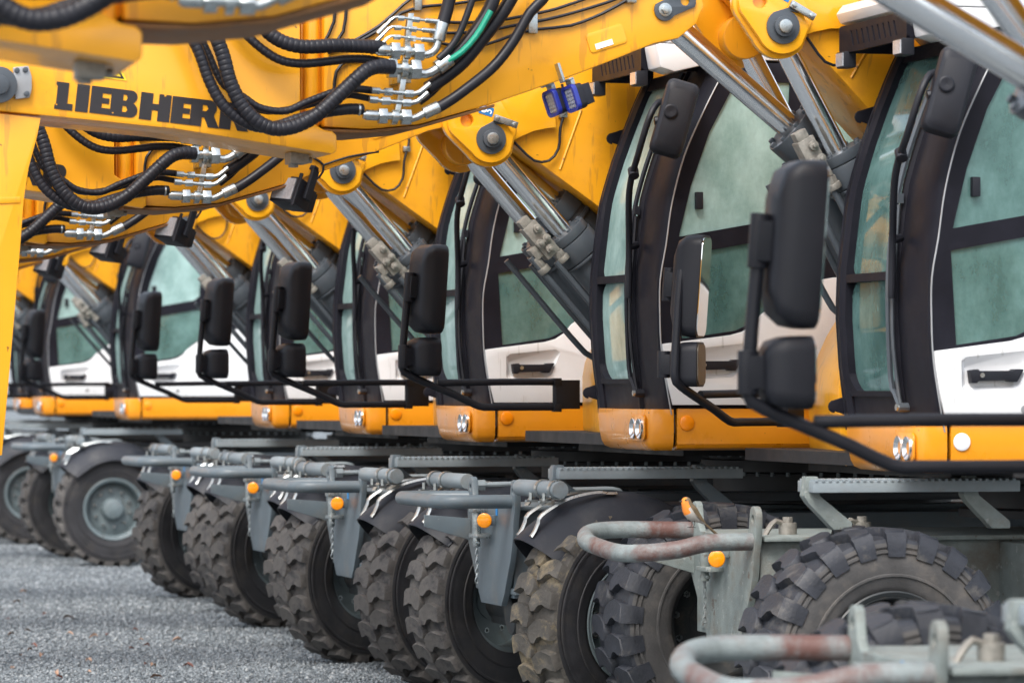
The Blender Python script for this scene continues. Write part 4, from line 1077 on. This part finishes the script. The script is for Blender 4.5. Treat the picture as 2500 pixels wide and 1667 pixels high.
    if lamp == 'blue':
        for (x, v, z) in ((-1.215, -.20, 2.845), (-1.155, -.29, 2.86)):
            lb = part('work_lamp', fb, 'blb', b_blamp_body, [PLA], .002, loc=(x, v, z), rot=(R(-8), R(-16), R(14)), scale=.80, label='work lamp with blue bezel')
            # shells sit round the same lamp body
            part('lamp_bezel', fb, 'blz', b_blamp_bezel, [BLP], .003, loc=(x, v, z), rot=(R(-8), R(-16), R(14)), scale=.80)
            part('lamp_leds', fb, 'bll', b_blamp_led, [LED], loc=(x, v, z), rot=(R(-8), R(-16), R(14)), scale=.80)
            part('lamp_arm', fb, 'bla', b_blamp_arm, [ZNC], .003, loc=(x, v, z), rot=(R(-8), R(-16), R(14)), scale=.80)
    else:
        for v in (-.20,):
            part('work_lamp', fb, 'lmp', b_lamp, [PLA], .005, loc=(-1.46+lampx, v, 2.785+.25*lampx), rot=(R(6), R(20), R(42)), scale=1.2)
            part('lamp_lens', fb, 'lmpl', b_lamp_lens, [LED], loc=(-1.46+lampx, v, 2.785+.25*lampx), rot=(R(6), R(20), R(42)), scale=1.2)
            part('lamp_wire', fb, 'lmpw', b_lamp_wire, [RUB], loc=(-1.46+lampx, v, 2.795+.25*lampx))
    # dipper stick and hanging coupler
    sx, sz = stick
    sk = part('dipper_stick', e, 'stick', b_stick, [YEL], .014, loc=(sx+BX-ux, BV, sz+bz))
    part('lettering', sk, 'letters', b_letters, [LTR]); part('paint_chips', sk, 'chips', b_letter_chips, [YEL])
    part('warning_triangle', sk, 'tri', b_tri, [YST]); part('triangle_border', sk, 'trie', b_tri_edge, [LTR])
    part('grease_block', sk, 'slug', b_stick_lug, [BRS], .004); part('pin_plate', sk, 'spp', b_stick_pinplate, [SLV], .004); part('stick_pin', sk, 'spin', b_stick_pin, [DRK], .004)
    part('coupler_arm', e, 'coupler', b_coupler, [YEL], .012, loc=(sx+BX-ux, BV, sz+bz))
    return e

EX = {}
GRP = None
EX[-1] = excavator(-1, 4.52, 11.0, 'nearest excavator, out of focus, its grey hoop in front of all the others', dz=-.185, uz=0., ux=.25, rot=-4, mount=(-.10, -.135), mscale=1.12, mturn=10, mw=.76, ext=.5, lug_rot=4, lampx=.45, fore=(-.39, -.10), stick=(-.39, -.10), old=True, mud=False, steer=4, tyre_mat=TRB)
EX[0] = excavator(0, 6.00, 17.09, 'excavator with a white round disc on its skirt and a bent rusty hoop in front', dz=-.055, bz=.0, lug_rot=10.6, old=True, mud=False, steer=3, lamp='blue', mir=35, mturn=78, front_disc='white', tyre_mat=TRB)
EX[1] = excavator(1, 5.67, 19.75, 'excavator with sandy mud caked on its front tyre, second cab from the right edge', fore=(0, -.22), stick=(0, -.12), tyre_mat=TRM, tyre_mat2=TRD)
EX[2] = excavator(2, 5.63, 22.83, 'excavator with the third cab counted from the right edge, clean grey front hoop', fore=(.03, -.29), stick=(.04, -.19))
EX[3] = excavator(3, 5.90, 26.49, 'mid-row excavator, fourth cab from the right edge, narrow windscreen between mirror arms', fore=(0, -.27), stick=(0, -.18))
EX[4] = excavator(4, 6.14, 30.49, 'excavator standing just before the wide gap in the row', fore=(0, -.27), stick=(0, -.18))
EX[5] = excavator(5, 6.43, 38.21, 'excavator beyond the wide gap, round grey wheel rim and white door fully in view', fore=(0, -.27), stick=(0, -.18), steer=0)
EX[6] = excavator(6, 6.52, 43.77, 'blurred excavator behind the gap machine, small white door near the left edge', fore=(0, -.27), stick=(0, -.18), steer=0)
EX[7] = excavator(7, 7.00, 48.50, 'farthest excavator in view, mostly hidden behind the yellow coupler arm', fore=(0, -.27), stick=(0, -.18), steer=0)

# ------------------------------------------------------------------ robin on the hoop
def robin(loc, rotz):
    brn = simple('robin_brown', (.16, .115, .065), .8, var=.25, vscale=60)
    org = simple('robin_orange', (.80, .24, .03), .8, var=.15, vscale=60)
    pal = simple('robin_pale', (.42, .40, .36), .8, var=.15, vscale=60)
    drk = simple('robin_dark', (.02, .018, .016), .4)
    mb = MB()
    # body of revolution along a bent spine: tail -> rump -> back -> head
    spine = [(.062, 0, -.012, .004, .010), (.040, 0, .002, .010, .012), (.022, 0, .014, .022, .022), (.006, 0, .028, .030, .029), (-.008, 0, .044, .031, .031), (-.018, 0, .060, .027, .027), (-.024, 0, .074, .0225, .0225), (-.027, 0, .086, .0215, .021), (-.029, 0, .097, .015, .016), (-.030, 0, .102, .006, .006)]
    n = 16; vs = []
    for k, (x, y, z, rx, ry) in enumerate(spine):
        a = spine[max(k-1, 0)]; b = spine[min(k+1, len(spine)-1)]
        t = Vector((b[0]-a[0], 0, b[2]-a[2])).normalized(); nn = Vector((-t.z, 0, t.x))
        for j in range(n):
            an = 2*PI*j/n
            vs.append(Vector((x, 0, z))+nn*math.cos(an)*rx+Vector((0, 1, 0))*math.sin(an)*ry)
    o = len(mb.v); mb.v += [tuple(p) for p in vs]
    for k in range(len(spine)-1):
        for j in range(n):
            an = 2*PI*(j+.5)/n; front_ = math.cos(an) > .1
            mi = 0
            if front_: mi = 1 if k >= 5 else (1 if k == 4 and math.cos(an) > .5 else 2)
            if k == 7 and math.cos(an) < .3: mi = 0
            mb.f.append([o+k*n+j, o+k*n+(j+1) % n, o+(k+1)*n+(j+1) % n, o+(k+1)*n+j]); mb.mi.append(mi)
    mb.f.append([o+j for j in range(n)]); mb.mi.append(0)
    mb.f.append([o+(len(spine)-1)*n+j for j in range(n)]); mb.mi.append(0)
    mb.mat(0)
    # tail and wing feathers, part of the same surface
    mb.add([(.055, -.010, -.004), (.055, .010, -.004), (.115, .013, -.052), (.115, -.013, -.052), (.055, -.008, -.010), (.055, .008, -.010), (.113, .011, -.057), (.113, -.011, -.057)], [(0, 1, 2, 3), (4, 5, 6, 7), (0, 1, 5, 4), (1, 2, 6, 5), (2, 3, 7, 6), (3, 0, 4, 7)])
    for s in (-1, 1):
        mb.add([(-.010, s*.030, .058), (.012, s*.033, .050), (.030, s*.026, .028), (.062, s*.012, -.010), (.030, s*.024, .008), (.002, s*.033, .030), (.012, s*.027, .034)], [(0, 1, 2, 3, 4, 5), (0, 1, 6), (1, 2, 6), (2, 3, 6), (3, 4, 6), (4, 5, 6), (5, 0, 6)])
    body = bpy.data.objects.new('robin', mb.mesh('robin', [brn, org, pal], angle=60)); COL.objects.link(body)
    tag(body, 'small robin with orange breast perched on the bent rusty hoop', 'bird')
    body.location = loc; body.rotation_euler = (0, 0, rotz)
    def bk(m): m.cyl((-.047, 0, .086), (-.062, 0, .083), .0045, 8, r2=.0006)
    part('beak', body, 'beak', bk, [drk])
    for s in (-1, 1):
        part('eye', body, ('eye', s), lambda m: m.ring([(0, .0035), (.002, .003), (.0035, .0)], 10, Matrix.Translation((-.038, s*.0185, .090)) @ Matrix.Rotation(R(-90*s), 4, 'X')), [drk])
        def lg(m):
            m.tube(spline([(.004, s*.012, .008), (.008, s*.012, -.008), (.002, s*.012, -.024)], .006), .0016, 6)
            for d in (-.3, 0, .3): m.cyl((.002, s*.012, -.024), (-.014, s*.012+d*.014, -.025), .0013, 5)
            m.cyl((.002, s*.012, -.024), (.012, s*.012, -.026), .0013, 5)
        part('leg', body, ('leg', s), lg, [drk])
robin((6.00-.69, 17.09-.44, .995+.038-.055+.055+.03), R(8))

# ------------------------------------------------------------------ fallen leaves
LMAT = {'red-brown': simple('leaf_red', (.17, .06, .04), .7, var=.35, vscale=30), 'pale tan': simple('leaf_tan', (.42, .27, .19), .7, var=.3, vscale=30), 'dark brown': simple('leaf_dark', (.09, .05, .03), .75, var=.3, vscale=30)}
def leaf_mesh(seed, mat):
    rnd = random.Random(seed); mb = MB()
    L = rnd.uniform(.030, .046); W = L*rnd.uniform(.32, .5); n = 7
    top = []; mid = []; bot = []
    for k in range(n+1):
        t = k/n; w_ = W*math.sin(PI*t**.8)*(1+.18*math.cos(9*t))
        z = .006+.02*math.sin(PI*t)*rnd.uniform(.5, 1)+.010*t
        x = -L+2*L*t
        top.append((x, w_, z+.012*w_/W)); mid.append((x, 0, z-.004)); bot.append((x, -w_, z+.016*w_/W))
    vs = top+mid+bot; fs = []
    for k in range(n): fs += [(k, k+1, n+1+k+1, n+1+k), (n+1+k, n+2+k, 2*n+3+k, 2*n+2+k)]
    mb.add(vs, fs)
    return mb.mesh('fallen_leaf', [mat], angle=80)
for kind, cnt, grp in (('red-brown', 30, 0), ('pale tan', 26, 1), ('dark brown', 22, 2)):
    ms = [leaf_mesh(grp*10+k, LMAT[kind]) for k in range(4)]
    for k in range(cnt):
        rnd = random.Random(grp*1000+k)
        Y = 18.0+19*rnd.random()**1.2
        px = rnd.uniform(0, 900)
        X = Y*math.tan(TH+math.atan((px-1176)/F_PX))
        if X > 4.9: X = rnd.uniform(2.5, 4.6)
        o = bpy.data.objects.new('fallen_leaf', ms[k % 4]); COL.objects.link(o)
        o.location = (X, Y, .004); o.rotation_euler = (rnd.uniform(-.25, .25), rnd.uniform(-.25, .25), rnd.uniform(0, 6.28))
        sc = rnd.uniform(.5, .95); o.scale = (sc, sc, sc)
        tag(o, kind+' fallen leaf lying on the grey gravel', 'leaf', kind+' leaves on the gravel')
